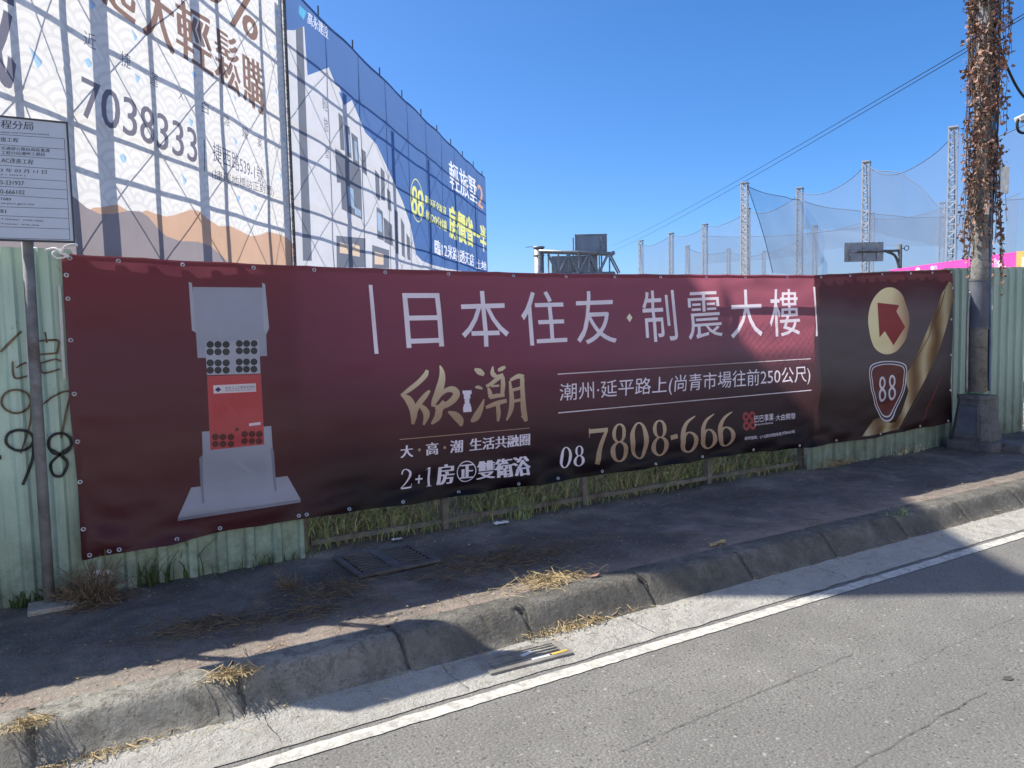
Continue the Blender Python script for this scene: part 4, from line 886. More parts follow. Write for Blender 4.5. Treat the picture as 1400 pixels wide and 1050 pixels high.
LAY = [
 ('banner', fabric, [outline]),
 ('gold_ribbon_print', m_sw, D['swoosh']), ('gold_ribbon_line', m_swd, rb(D['swoosh_dark'])), ('red_streak', m_streak, rb(D['streak'])),
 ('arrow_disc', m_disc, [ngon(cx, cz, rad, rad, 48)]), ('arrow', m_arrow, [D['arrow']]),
 ('shield_border', m_white, [sh]), ('shield_ring', m_navy, [shrink(sh, .955)]), ('shield_line', m_white, [shrink(sh, .885)]), ('shield_field', m_maroon, [shrink(sh, .845)]),
 ('shield_number_ring', m_navy, rb(fit([[(x, y, w*2.1) for x, y, w in st] for st in SERIF['8']], D['s88'][0][1])) + rb(fit([[(x, y, w*2.1) for x, y, w in st] for st in SERIF['8']], D['s88'][1][1]))),
 ('shield_number', m_white, [p for c, q in D['s88'] for p in rb(fit([oval(.5, .74, .40, .25, .20, .17), oval(.5, .27, .46, .27, .21, .18)], q))]),
 ('base_plate', m_grey, [dv['base']]), ('damper_plate#1', m_grey, [dv['low']]), ('damper_plate#2', m_grey, [dv['top']]), ('base_edge', m_grey3, [dv['bfront']]), ('damper_edge#1', m_grey3, [dv['ll']]), ('damper_edge#2', m_grey3, [dv['lr']]), ('damper_flange#1', m_grey2, [dv['lf']]), ('damper_flange#2', m_grey2, [dv['rf']]), ('damper_flange#3', m_grey2, [dv['mid']]),
 ('damper_red_plate', m_dred, [dv['red']]),
 *[('damper_bolt#%d' % i, m_bolt, [ngon(x, z, .0215, .0215, 12)]) for i, (x, z) in enumerate(dv['bolts'])], *[('red_bolt#%d' % i, m_bolt_r, [ngon(x, z, .0205, .0205, 12)]) for i, (x, z) in enumerate(dv['bolts2'])], ('red_screw', m_bolt_r, [ngon(x, z, .012, .012, 10) for x, z in dv['screw']]),
 ('damper_label#1', m_white, [dv['label']]), ('damper_label#2', m_white, [dv['label2']]), ('damper_label_logo', m_blue, [dv['logo']] + tx(dv['ltext'])),
 ('headline_lettering', m_white, tx(D['headline'], .0015)), ('headline_bar#1', m_white, D['head_bars'][:1]), ('headline_bar#2', m_white, D['head_bars'][1:]), ('gold_mark', m_gold, [D['diamond']]),
 ('address_lettering', m_white, tx([('潮州·延平路上(尚青市場往前250公尺)', D['addr'])])), ('address_rule#1', m_white, D['addr_lines'][:1]), ('address_rule#2', m_white, D['addr_lines'][1:]),
 ('area_code', m_white, [p for c, q in D['p08'] for p in rb(fit(SERIF[c], q))]),
 ('phone_number', m_gold2, [p for c, q in D['phone'] for p in rb(fit(SERIF[c], q))]),
 ('sponsor_flower', m_red, flower), ('sponsor_flower_gap', fabric, fl_in), ('sponsor_lettering', m_white, tx(D['spons'])),
 ('calligraphy', m_gold, rb(D['callig'])), ('damper_icon', m_white, D['mini']), ('gold_rule', m_warm, [D['gold_line']] + [ngon(x, z, .011, .011, 8) for x, z in D['dots']]),
 ('slogan_lettering', m_white, tx(D['serif'][:4], .0035)),
 ('room_lettering', m_white, tx(D['serif'][4:], .008) + circ + [p for c, q in D['two_one'] for p in rb(fit(SERIF[c], q))] +
   [[(a[0]-.0, a[1]-.006), (b_[0], b_[1]-.006), (b_[0], b_[1]+.006), (a[0], a[1]+.006)] for a, b_ in [(D['plus'][0], D['plus'][1])]] +
   [[(a[0]-.006, a[1]), (a[0]+.006, a[1]), (b_[0]+.006, b_[1]), (b_[0]-.006, b_[1])] for a, b_ in [(D['plus'][3], D['plus'][2])]]),
]
gridp = []
for i, x in enumerate(frange(.09, 8.66, .055)):
    for z in frange(zbot(x)+.03, ztop(x)-.03, .045): gridp.append((x+.013*(i % 2), z+.006*math.sin(x*40)))
recs = printed(LAY, lambda x, z: ban(x, z), gridp)
banner = sheet('advert_banner', recs['banner'])
tag(banner, 'long dark red banner with white headline lettering and arrow hung on the green fence', 'banner')
for nm, rec in recs.items():
    if nm != 'banner': sheet(nm.split('#')[0], rec, banner)
# hem along the edges, eyelets
for nm, f in (('hem', ztop), ('hem', zbot)):
    s = 1 if f is zbot else -1
    mb = MB(); xs = frange(.06, 8.68, .05)
    for a, b in zip(xs, xs[1:]):
        mb.face([(a, ban_y(a, f(a))-.004, f(a)-s*.002), (b, ban_y(b, f(b))-.004, f(b)-s*.002), (b, ban_y(b, f(b)+s*.028)-.003, f(b)+s*.028), (a, ban_y(a, f(a)+s*.028)-.003, f(a)+s*.028)])
    mb.build(nm, fabric, banner)
ey = MB()
for k in range(14):
    a, b = 2*math.pi*k/14, 2*math.pi*(k+1)/14
    c = lambda t, r, y: (r*math.cos(t), y, r*math.sin(t))
    ey.face([c(a, .0135, -.001), c(b, .0135, -.001), c(b, .010, -.005), c(a, .010, -.005)]); ey.face([c(a, .010, -.005), c(b, .010, -.005), c(b, .006, -.001), c(a, .006, -.001)])
ey0 = ey.build('eyelet', M['brass']); first = True
spots = [(x, ztop(x)-.022) for x in (.09, .33, .67, 1.08, 1.46, 1.95, 2.42, 2.95, 3.42, 3.9, 4.38, 4.9, 5.4, 5.95, 6.45, 6.9, 7.4, 7.9, 8.3, 8.64)]
spots += [(x, zbot(x)+.022) for x in (.09, .19, .24, .55, .8, 1.28, 1.33, 1.62, 2.0, 2.45, 2.95, 3.3, 3.75, 4.3, 4.85, 5.5, 6.1, 6.7, 7.4, 8.1, 8.6)]
spots += [(.068, z) for z in (.55, .82, 1.05, 1.32, 1.62, 1.85, 1.98)] + [(8.672, z) for z in (.8, 1.2, 1.6, 1.95)]
for x, z in spots:
    o = ey0 if first else ey0.copy()
    if not first: COL.objects.link(o)
    first = False
    o.parent = banner; o.location = (x, ban_y(x, z)-.004, z)
r = MB(); r.tube(catmull([(.085, 4.945, 2.085), (.05, 4.93, 2.10), (.02, 4.95, 2.125), (-.03, 4.99, 2.118), (-.08, 5.02, 2.13)], 5), .008, 6)
r.tube(catmull([(.05, 4.93, 2.10), (.07, 4.93, 2.135), (.11, 4.95, 2.15), (.13, 4.96, 2.145)], 5), .007, 6)
r.tube(catmull([(.085, 4.94, 2.085), (.03, 4.93, 2.07), (.01, 4.94, 2.10), (.05, 4.95, 2.12)], 5), .006, 6)
r.build('tie_rope', M['rope'], banner, smooth=True)
# ---------------- notice board on its pipe ----------------
t = empty('notice_board', (-.11, 4.90, .15), 'pale blue public works notice board on a grey pipe post, at the left edge', 'notice board')
bx0, bx1, bz0, bz1 = -.90, .120, 2.147, 2.788
p = MB(); p.tube([(-.118, 4.90, .13), (-.112, 4.90, 1.2), (-.102, 4.90, 2.5)], .0285, 14); p.build('post', M['rust_pipe'], t, smooth=True)
p = MB(); p.tube([(-.80, 4.90, .13), (-.80, 4.90, 2.5)], .0285, 14); p.build('post', M['rust_pipe'], t, smooth=True)
p = MB(); p.box((-.05, 4.86, .165), (.34, .17, .03)); p.build('base_slab', M['gutter'], t, bevel=.006)
p = MB()
for (a, b, c, d) in ((bx0, bx1, bz0, bz0+.009), (bx0, bx1, bz1-.009, bz1), (bx0, bx0+.009, bz0+.009, bz1-.009), (bx1-.009, bx1, bz0+.009, bz1-.009)):
    p.box(((a+b)/2, 4.842, (c+d)/2), (b-a, .03, d-c))
p.build('frame', M['board_edge'], t)
p = MB(); p.box((-.44, 4.86, 2.3), (1.0, .02, .03)); p.box((-.44, 4.86, 2.65), (1.0, .02, .03)); p.build('brace', M['steel'], t)
seps = D['board_sep']
ln = []
for (a, b) in seps:
    sl_ = (b[1]-a[1])/(b[0]-a[0]); xa = -.96
    ln.append([(xa, a[1]+sl_*(xa-a[0])-.0012), (b[0], b[1]-.0012), (b[0], b[1]+.0012), (xa, a[1]+sl_*(xa-a[0])+.0012)])
e0, e1 = seps[0][1], seps[-1][1]
ln.append([(e0[0]-.0012, e0[1]), (e0[0]+.0012, e0[1]), (e1[0]+.0012, e1[1]), (e1[0]-.0012, e1[1])])
ln.append([(-.62, seps[0][0][1]), (-.6176, seps[0][0][1]), (-.6176, seps[-1][0][1]), (-.62, seps[-1][0][1])])
rec = printed([('board', M['board'], [[(bx0+.009, bz0+.009), (bx1-.009, bz0+.009), (bx1-.009, bz1-.009), (bx0+.009, bz1-.009)]]), ('table_lines', M['ink'], ln), ('board_lettering', M['ink'], tx(D['board_txt'], .0005))], lambda x, z: ((x, 4.832, z), Vector((0, -1, 0))))
for nm, r_ in rec.items(): sheet(nm, r_, t)
p = MB(); p.box((bx0/2+bx1/2, 4.8405, (bz0+bz1)/2), (bx1-bx0-.02, .008, bz1-bz0-.02)); p.build('board_back', M['sign_back'], t)
# ---------------- the two printed hoardings on scaffolding ----------------
Pc = D['corner']
def fac(d, wav=.03):
    n = Vector((d[1], -d[0], 0))
    def f(s, z, off=0.0):
        w = wav*(math.sin(s*3.43)*.5+.5)*math.sin(z*1.53)**2 + .02*mn.noise(Vector((s*.6, z*.6, 1)))
        return Vector((Pc[0]+d[0]*s, Pc[1]+d[1]*s, z)) + n*(off+w)
    def g(s, z):
        e = .02; P = f(s, z); du = f(s+e, z)-f(s-e, z); dv = f(s, z+e)-f(s, z-e)
        return tuple(P), du.cross(dv).normalized()
    return f, g
fW, gW = fac(D['white_dir']); fL, gL = fac(D['blue_dir'])
WS0, WTOP = -13.60, 11.33
S_WAVE = lambda b: b.mix(.5, seigaiha(b, .62, (.80, .80, .82), (.66, .66, .69)), (.80, .80, .82))
mw = cloth('white_mesh_fabric', lambda b: seigaiha(b, .60, (.765, .755, .735), (.68, .67, .66)), trans=.52, gloss=0)
def fabc(name, col, tr=.5): return cloth(name, col=col, trans=tr, gloss=0, var=.04)
mh1 = fabc('hill_grey_print', (.30, .27, .29)); mh2 = fabc('hill_tan_print', (.60, .40, .29)); mwd = fabc('dark_letter_print', (.17, .17, .22)); mwb = fabc('brown_letter_print', (.25, .17, .15)); mbd = fabc('plane_print', (.36, .58, .82)); mbd2 = fabc('plane_shade_print', (.30, .38, .52))
def below(tab, z0, a, b):
    xs = sorted({a, b} | {p[0] for p in tab if a < p[0] < b})
    pts = [(x, max(z0+.01, interp(tab, x))) for x in xs]
    return [(a, z0)] + [(b, z0)] + list(reversed(pts))
def plane_poly(s, z, k, kind):
    A = {0: [(-.5, .6), (.45, -.25), (.1, -.6)], 1: [(-.5, .1), (.1, .5), (.5, -.2), (0, -.45)], 2: [(-.4, .5), (.5, .1), (-.1, -.5)]}[kind]
    Bp = {0: [(-.5, .6), (.45, -.25), (.55, .0)], 1: [(.1, .5), (.5, -.2), (.6, .2)], 2: [(-.4, .5), (.5, .1), (.5, .35)]}[kind]
    return [(s+x*k, z+y*k) for x, y in A], [(s+x*k, z+y*k) for x, y in Bp]
pl_ = [plane_poly(s, z, k*.55, q) for s, z, k, q in D['birds']]
fmt = MB()
LW = [('advert_hoarding', mw, [[(WS0-.177*(WTOP-.8), .8), (-.02, .8), (-.02, WTOP), (WS0, WTOP)]]),
      ('tan_hill_print', mh2, [below(D['hill2'], .8, -13.5, -.02)]), ('grey_hill_print', mh1, [below(D['hill1'], .8, -13.5, -3.0)]),
      *[('paper_plane#%d' % i, mbd, [a]) for i, (a, b) in enumerate(pl_)], *[('paper_plane_shade#%d' % i, mbd2, [b]) for i, (a, b) in enumerate(pl_)],
      *[('brown_letter#%d' % i, mwb, tx([q], .035)) for i, q in enumerate(D['w_brown'])], ('phone_number', mwd, tx(D['w_dark'][:1], .012)), ('address_lettering', mwd, tx(D['w_dark'][1:2])), ('note_lettering', mwd, tx(D['w_dark'][2:3])), ('large_letter', mwd, tx(D['w_dark'][3:4], .03)), *[('name_letter#%d' % i, mwd, tx([q])) for i, q in enumerate(D['w_dark'][4:])], ('dividing_bar', mwd, [D['w_bar']])]
def clipgrid(a, b, c, d, st): return [(x+.01*math.sin(z*9), z) for x in frange(a+.1, b-.1, st) for z in frange(c+.1, d-.1, st)]
rw = printed(LW, gW, clipgrid(WS0, -.02, .8, WTOP, .3))
hw = sheet('advert_hoarding', rw['advert_hoarding'])
tag(hw, 'white fabric hoarding with brown lettering, phone number and tan hills on the scaffold', 'hoarding')
for nm, rec in rw.items():
    if nm != 'advert_hoarding': sheet(nm.split('#')[0], rec, hw)
mbl = cloth('blue_mesh_fabric', lambda b: b.ramp(b.math('ADD', b.math('DIVIDE', b.xyz(b.pos())[2], 10.0), b.math('MULTIPLY', b.noise(.25, 3), .1)), [(0.0, (.11, .21, .46)), (.6, (.10, .19, .42)), (1.0, (.11, .20, .42))]), trans=.45, gloss=0)
mbw = fabc('render_wall_print', (.60, .61, .65)); mbk = fabc('render_shade_print', (.17, .19, .24)); mbg = fabc('render_glass_print', (.34, .46, .60)); mby = fabc('yellow_letter_print', (.74, .76, .28)); mbo = fabc('orange_letter_print', (.62, .38, .26)); mbwl = fabc('white_letter_print', (.80, .82, .88)); mbc = fabc('cyan_mark_print', (.12, .42, .62)); mwm = fabc('warm_window_print', (.70, .55, .42))
BE = D['b_end']; BTOP = 10.45
c_, r1, r2 = D['b_ring']; ra = abs(r1[0]-c_[0]); rbz = abs(r2[1]-c_[1])
ring = [[(c_[0]+ra*k*math.cos(t), c_[1]+rbz*k*math.sin(t)) for k, t in ((1, a), (1, b), (.95, b), (.95, a))] for a, b in [(2*math.pi*i/40, 2*math.pi*(i+1)/40) for i in range(40)]]
LB = [('blue_advert_hoarding', mbl, [[(.02, .8), (BE, .8), (BE, BTOP), (.02, BTOP)]]), ('rendered_house_print', mbw, [below([(p[0], p[1]) for p in D['b_build']], .8, .02, 20.0)]),
      *[('house_shade_print#%d' % i, mbk, [[(max(.03, a), b) for a, b in q]]) for i, q in enumerate(D['b_dark'])], *[('house_light_print#%d' % i, mbw, [q]) for i, q in enumerate(D['b_light'])], *[('house_glass_print#%d' % i, mbg, [q]) for i, q in enumerate(D['b_glass'])], *[('house_warm_print#%d' % i, mwm, [q]) for i, q in enumerate(D['b_warm'])], ('house_sign_print', mbk, tx(D['b_vert'])),
      ('leaf_mark', mbc, [D['b_logo']]), *[('white_lettering#%d' % i, mbwl, tx([q], .03 if i else 0)) for i, q in enumerate(D['b_white'])], *[('yellow_lettering#%d' % i, mby, tx([q], (.04, .03, .03, .10)[i], .03 if i == 3 else 0)) for i, q in enumerate(D['b_yellow'])], ('yellow_ring', mby, ring), ('orange_number', mbo, tx(D['b_orange'], .05))]
rl = printed(LB, gL, clipgrid(.02, BE, .8, BTOP, .4))
hb = sheet('advert_hoarding', rl['blue_advert_hoarding'])
tag(hb, 'blue fabric hoarding with a printed row of houses and yellow lettering', 'hoarding')
for nm, rec in rl.items():
    if nm != 'blue_advert_hoarding': sheet(nm.split('#')[0], rec, hb)
def scaffold(label, f, s0, s1, top, cols, bay, bays=None, ru=.026):
    t = empty('scaffold', tuple(f((s0+s1)/2, .1, -.6)), label, 'scaffold')
    LIFT = [1.0, 3.0, 5.05, 7.1, 9.15] + ([11.2] if top > 11 else [])
    ss = bays or frange(s0, s1, bay)
    for s in ss:
        for off in (-.16, -.78):
            m = MB(); m.tube([tuple(f(s, .1, off-.03)), tuple(f(s, top+(.45 if off > -.5 else .1), off-.03))], ru, 6); m.build('upright', M['steel_dark'], t)
    for z in LIFT:
        for off, r in ((-.16, .03), (-.78, .035)):
            m = MB(); m.tube([tuple(f(s, z+.02*math.sin(s), off-.06)) for s in frange(s0, s1, 1.0)], r, 6); m.build('ledger', M['steel_dark'], t)
        m = MB()
        a, b = f(s0, z, -.2), f(s1, z, -.2); c, d = f(s1, z, -.7), f(s0, z, -.7)
    k = 0
    for a, b in zip(ss, ss[1:]):
        for z0, z1 in zip(LIFT, LIFT[1:]):
            k += 1
            if (k % 5) == 0: continue
            for u, v in (((a, z0), (b, z1)), ((b, z0), (a, z1))):
                m = MB(); m.tube([tuple(f(u[0], u[1], -.11)), tuple(f(v[0], v[1], -.11))], .013, 5); m.build('brace', M['steel_dark'], t)
    m = MB(); m.tube([tuple(f(s, top+.02+.03*math.sin(s*1.7), -.05)) for s in frange(s0, s1, .6)], .03, 6); m.build('top_rail', M['steel_dark'], t)
    for s, w in cols:
        m = MB(); P0 = f(s, .1, -1.5); dd = f(s+1, 0, 0)-f(s, 0, 0); ang = math.atan2(dd.y, dd.x)
        m.box((P0.x, P0.y, top/2), (w, .2, top-.2), rz=ang); m.build('steel_column', M['steel_dark'], t)
    return t
scaffold('scaffold of tubes and braces behind the white fabric hoarding', fW, WS0, -.1, WTOP, [(s, w) for s, w in D['cols_white'] if w > .25], 2.07, [-13.3, -11.4, -9.4, -8.38, -6.1, -3.52, -1.37, -.15], .05)
scaffold('scaffold of tubes and braces behind the blue fabric hoarding', fL, .05, BE, BTOP, [(4.2, .35), (9.0, .35), (14.0, .35), (19.0, .35), (24.0, .3)], 2.71)
t = empty('corner_post', tuple(fW(0, .1, .05)), 'dark laced steel post at the seam of the white and blue hoardings', 'post')
m = MB(); m.tube([tuple(fW(0.0, .1, .03)), tuple(fW(0, 10.9, .03))], .04, 8); m.build('upright', M['steel_dark'], t)
m = MB(); m.tube([tuple(fW(-.16, .1, .02)), tuple(fW(-.16, 10.5, .02))], .015, 6); m.build('upright', M['steel'], t)
m = MB()
for k in range(30): m.tube([tuple(fW(-.16, .4+k*.34, .03)), tuple(fW(0, .57+k*.34, .04)), tuple(fW(-.16, .74+k*.34, .03))], .007, 5)
m.build('lacing_rope', M['paper'], t)
# ---------------- concrete pole with dead vine ----------------
PX, PY = 8.80, 4.72
t = empty('utility_pole', (PX, PY, .15), 'grey concrete pole on a tapered base, wrapped in dead vine at right', 'pole')
m = MB()
def ring4(z, a, b, ch=.05):
    pts = []
    for sx, sy in ((-1, -1), (1, -1), (1, 1), (-1, 1)):
        p, q = (sx*(a-ch), sy*b), (sx*a, sy*(b-ch))
        pts += ([q, p] if sx*sy > 0 else [p, q])
    return [(PX+x, PY+y, z) for x, y in pts]
rings = [ring4(.25, .18, .20), ring4(.28, .185, .205), ring4(.70, .14, .155), ring4(.72, .15, .165), ring4(.755, .15, .165), ring4(.76, .11, .11)]
for a, b in zip(rings, rings[1:]):
    for k in range(8): m.face([a[k], a[(k+1) % 8], b[(k+1) % 8], b[k]])
m.face(rings[-1]); m.build('base', M['pole_base'], t)
m = MB()   # access panel on the sloped side that faces the photographer
def onfront(u, w): # u -1..1, w 0..1
    z = .33+.31*w; hw = .11-.022*w; return (PX-.185+.045*(z-.28)/.42-.006, PY+u*hw, z)
m.prism([onfront(-1, 0), onfront(1, 0), onfront(1, 1), onfront(-1, 1)], (-.006, 0, 0)); m.build('access_panel', M['panel'], t)
for u0, u1, w0, w1 in ((-1.16, -1.02, -.08, 1.08), (1.02, 1.16, -.08, 1.08), (-1.02, 1.02, 1.02, 1.10), (-1.02, 1.02, -.10, -.02)):
    m = MB(); m.prism([onfront(u0, w0), onfront(u1, w0), onfront(u1, w1), onfront(u0, w1)], (-.014, 0, 0)); m.build('panel_frame', M['pole_base'], t)
m = MB(); m.box((PX+.01, PY-.03, .195), (.44, .50, .11)); m.build('plinth', M['pole_base'], t, bevel=.02)
m = MB(); m.box((PX+.16, PY-.36, .19), (.30, .20, .11), rz=.12); m.build('plinth_step', M['pole_base'], t, bevel=.015)
m = MB(); m.tube([(PX-.02*0, PY, .79), (PX-.005, PY, 2.2), (PX-.03, PY, 7.5)], [.094, .087, .075], 24); m.build('shaft', M['pole'], t, smooth=True)
m = MB(); m.tube([(PX-.003, PY, 1.50), (PX-.005, PY, 1.78), (PX-.005, PY, 2.02)], [.1, .102, .098], 24, cap=False); m.build('wrap_sheet', M['wrap'], t, smooth=True)
for z in (1.495, 2.03):
    m = MB(); m.tube([(PX-.004, PY, z-.012), (PX-.004, PY, z+.012)], .105, 24, cap=False); m.build('strap', M['steel_dark'], t, smooth=True)
m = MB(); m.box((PX+.10, PY-.07, 1.72), (.06, .02, .05)); m.build('tag_plate', M['white_paint'], t)
for k, (dx, dy, mt, r) in enumerate(((.045, -.095, M['conduit'], .012), (.075, -.08, M['cable'], .009), (.10, -.05, M['conduit'], .008))):
    m = MB(); m.tube(catmull([(PX+dx+.02*math.sin(z*1.7+k*2)-.008*(z-1.5), PY+dy, z) for z in (.80, 1.2, 1.5, 1.9, 2.2, 2.6, 3.1, 3.7, 4.4)], 5), r, 7); m.build('cable', mt, t, smooth=True)
m = MB(); m.tube(catmull([(PX-.10, PY+.06, .78), (PX-.11, PY+.06, 1.3), (PX-.105, PY+.06, 1.75), (PX-.09, PY+.05, 1.9)], 5), .016, 7); m.build('cable', M['steel'], t, smooth=True)
m = MB(); m.box((PX+.14, PY-.16, 3.10), (.20, .012, .29), rz=.1); m.build('notice_plate', M['white_paint'], t, bevel=.003)
m = MB(); m.box((PX-.085, PY-.10, 2.80), (.05, .03, .16)); m.build('notice_plate', M['white_paint'], t, bevel=.003)
# vine
v = empty('dead_vine', (PX, PY, 2.2), 'dead brown vine with dry leaves clinging around the upper concrete pole', 'vine')
sm = MB(); lf = MB(); rng = random.Random(11)
def leaf(P, k):
    d = Vector((rng.uniform(-1, 1), rng.uniform(-1, 1), rng.uniform(-1.3, .2))).normalized(); u = d.orthogonal().normalized()
    u = Matrix.Rotation(rng.uniform(0, 6.28), 3, d) @ u; nrm = d.cross(u)
    w = k*rng.uniform(.35, .55); b0 = nrm*k*rng.uniform(-.25, .4)
    a = P; tip = P+d*k+b0*.6; l = P+d*k*.45-u*w+b0; r = P+d*k*.45+u*w+b0; c = P+d*k*.5
    lf.face([a, l, c]); lf.face([l, tip, c]); lf.face([a, c, r]); lf.face([c, tip, r])
def dens(z): return 1.0
for s in range(30):      # climbing stems
    a0 = rng.uniform(0, 6.28); z = rng.uniform(2.25, 3.1); pts = []; rad = rng.uniform(.11, .15)
    while z < 6.2:
        a0 += rng.uniform(-.25, .25); rad = min(.15, max(.09, rad+rng.uniform(-.012, .016)))
        pts.append((PX-.006*z+rad*math.cos(a0), PY+rad*math.sin(a0), z)); z += rng.uniform(.1, .2)
    sm.tube(pts, .0045, 4)
for k in range(11000):
    z = 2.45+3.9*rng.random()**.8
    if z < 3.0 and rng.random() < .62: continue
    a0 = rng.uniform(0, 6.28); cl = mn.noise(Vector((math.cos(a0)*1.2, math.sin(a0)*1.2, z*3.4)))
    if cl < rng.uniform(-.35, .12): continue
    bulge = max(0, .35+1.1*cl); rad = .075 + abs(rng.gauss(0, .045))*(.6+1.1*bulge)
    leaf(Vector((PX-.006*z+rad*math.cos(a0), PY+rad*math.sin(a0), z)), rng.choice((.018, .026, .034, .045, .058))*rng.uniform(.8, 1.2))
for s in range(60):      # hanging strands
    z = rng.uniform(2.7, 5.6); side = rng.choice((-1, 1, 1, 1, -1)); x = PX+side*rng.uniform(.10, .19); y = PY+rng.uniform(-.15, .1)
    pts = [(x, y, z)]; L = rng.uniform(.3, 1.1); n = int(L/.07)
    dx = side*rng.uniform(.005, .03)
    for k in range(n):
        x += dx*(1-k/n)+rng.uniform(-.012, .012); z -= .07; pts.append((x, y+rng.uniform(-.01, .01), z))
        for q in range(rng.choice((0, 1, 1, 2, 2))): leaf(Vector((x, y, z)), rng.uniform(.035, .062))
    sm.tube(pts, .003, 4)
for pts in ([(-.12, 0, 2.75), (-.20, -.05, 2.55), (-.27, -.02, 2.40), (-.33, 0, 2.27)], [(-.1, .02, 3.0), (-.28, 0, 2.72), (-.24, .05, 2.45), (-.3, 0, 2.3)], [(-.08, 0, 2.9), (-.16, -.1, 2.6), (-.10, -.12, 2.4)], [(-.13, 0, 3.9), (-.24, 0, 3.93), (-.30, 0, 3.86)], [(-.13, 0, 5.0), (-.26, 0, 5.25), (-.33, 0, 5.4)], [(.1, 0, 4.5), (.22, 0, 4.35), (.3, 0, 4.12), (.36, 0, 4.28)]):
    sm.tube(catmull([(PX+a, PY+b, c) for a, b, c in pts], 6), .005, 5)
    for a, b, c in pts[1:]:
        for q in range(2): leaf(Vector((PX+a, PY+b, c)), .05)
sm.build('vine_stem', M['vine'], v); lf.build('vine_leaf', M['leaf_dead'], v)
# white strip and green parking sign on the fence behind the pole
t = empty('parking_sign', (9.56, 4.98, .7), 'green vertical sign with white characters half hidden by the concrete pole', 'sign')
yy = YR(9.5)-RIB-.012
m = MB(); m.box((9.49, yy, .985), (.36, .008, .56)); m.build('panel', M['green_sign'], t, bevel=.002)
m = MB(); m.box((9.49, yy-.006, 1.262), (.37, .006, .012)); m.box((9.675, yy-.006, .985), (.010, .006, .55)); m.build('border', M['yellow_paint'], t)
r_ = printed([('sign_lettering', M['white_paint'], tx([('可', [(9.46, 1.23), (9.63, 1.23), (9.63, 1.02), (9.46, 1.02)]), ('駐', [(9.46, .98), (9.63, .98), (9.63, .77), (9.46, .77)])], .003))], lambda x, z: ((x, yy-.0065, z), Vector((0, -1, 0))))
for nm, rec in r_.items(): sheet(nm, rec, t)
for x0, z0, z1 in ((8.93, .75, 1.55), (9.78, 1.35, 1.95)):
    m = MB(); m.box((x0, fence_y(x0, YR(x0))-.006, (z0+z1)/2), (.06, .004, z1-z0), ry=.03); m.build('paper_strip', M['paper'], fr)
# ---------------- security camera, arm off to the right ----------------
t = empty('security_camera', (9.9, 4.1, 3.3), 'pale security camera with a looped black cable at the top right edge', 'camera')
m = MB(); m.box((8.86, 4.28, 3.72), (.30, .10, .055), rz=-.5, ry=-.42); m.build('housing', M['white_paint'], t, bevel=.01)
m = MB(); m.box((8.83, 4.29, 3.655), (.10, .07, .05), rz=-.5); m.build('mount', M['white_paint'], t, bevel=.006)
m = MB(); m.tube(catmull([(8.80, 4.30, 3.69), (8.735, 4.335, 3.66), (8.73, 4.335, 3.56), (8.78, 4.31, 3.52), (8.85, 4.28, 3.55), (8.90, 4.26, 3.65)], 6), .014, 7); m.build('cable', M['cable'], t, smooth=True)
m = MB(); m.tube([(8.93, 4.25, 3.73), (9.9, 3.8, 3.80)], .03, 10); m.build('arm', M['steel'], t, smooth=True)
m = MB(); m.tube([(9.9, 3.8, .14), (9.9, 3.8, 4.3)], .06, 14); m.build('post', M['steel'], t, smooth=True)
# ---------------- wires ----------------
def wire(pts, r, sag):
    a, b = Vector(pts[0]), Vector(pts[1]); m = MB()
    m.tube([tuple(a.lerp(b, k/40)-Vector((0, 0, 4*sag*(k/40)*(1-k/40)))) for k in range(41)], r, 5); return m
tag(wire([(94.1, 120.5, 16.5), (24.0, 10.0, 10.56)], .015, .55).build('overhead_wire', M['cable']), 'upper thin black wire rising across the sky to the right edge', 'wire')
tag(wire([(94.1, 120.5, 15.4), (24.0, 10.0, 10.48)], .015, .55).build('overhead_wire', M['cable']), 'lower thin black wire of the pair rising across the sky', 'wire')
m = MB(); m.tube(catmull([(8.79, 4.70, 4.75), (8.95, 4.66, 4.56), (9.16, 4.68, 4.36), (9.6, 4.72, 4.11), (10.4, 4.8, 3.98)], 8), .014, 6)
tag(m.build('drop_cable', M['cable'], smooth=True), 'thick black cable drooping from the vine-covered pole to the right edge', 'cable')
# ---------------- driving-range masts and nets ----------------
def mast(h, w):
    root = empty('lattice_mast', (0, 0, 0), 'x', 'mast'); hw = w/2
    for sx, sy in ((-1, -1), (1, -1), (1, 1), (-1, 1)):
        m = MB(); m.box((sx*hw, sy*hw, h/2), (w*.17, w*.17, h)); m.build('leg', M['steel_white'], root)
    m = MB(); n = int(h/(w*.95))
    for i in range(n):
        z0, z1 = h*i/n, h*(i+1)/n
        for (ax, ay), (bx, by) in (((-hw, -hw), (hw, -hw)), ((hw, -hw), (hw, hw)), ((hw, hw), (-hw, hw)), ((-hw, hw), (-hw, -hw))):
            if i % 2: ax, ay, bx, by = bx, by, ax, ay
            m.tube([(ax, ay, z0), (bx, by, z1)], w*.06, 4, cap=False)
            m.tube([(ax, ay, z1), (bx, by, z1)], w*.05, 4, cap=False)
    m.build('lattice', M['steel_white'], root)
    m = MB(); m.box((w*.25, 0, h+.08), (w*1.9, w*1.15, .2)); m.build('top_plate', M['steel_white'], root)
    return root
FRONT = [(109.2, 62.6), (119.0, 82.8), (129.9, 105.1), (141.3, 129.2), (152.9, 154.6), (158.3, 173.9), (163.0, 193.2)]
BACK = [(178.4, 104.5), (178.3, 122.4), (186.3, 145.5), (235.0, 206.6), (213.9, 204.4), (190.4, 201.0)]
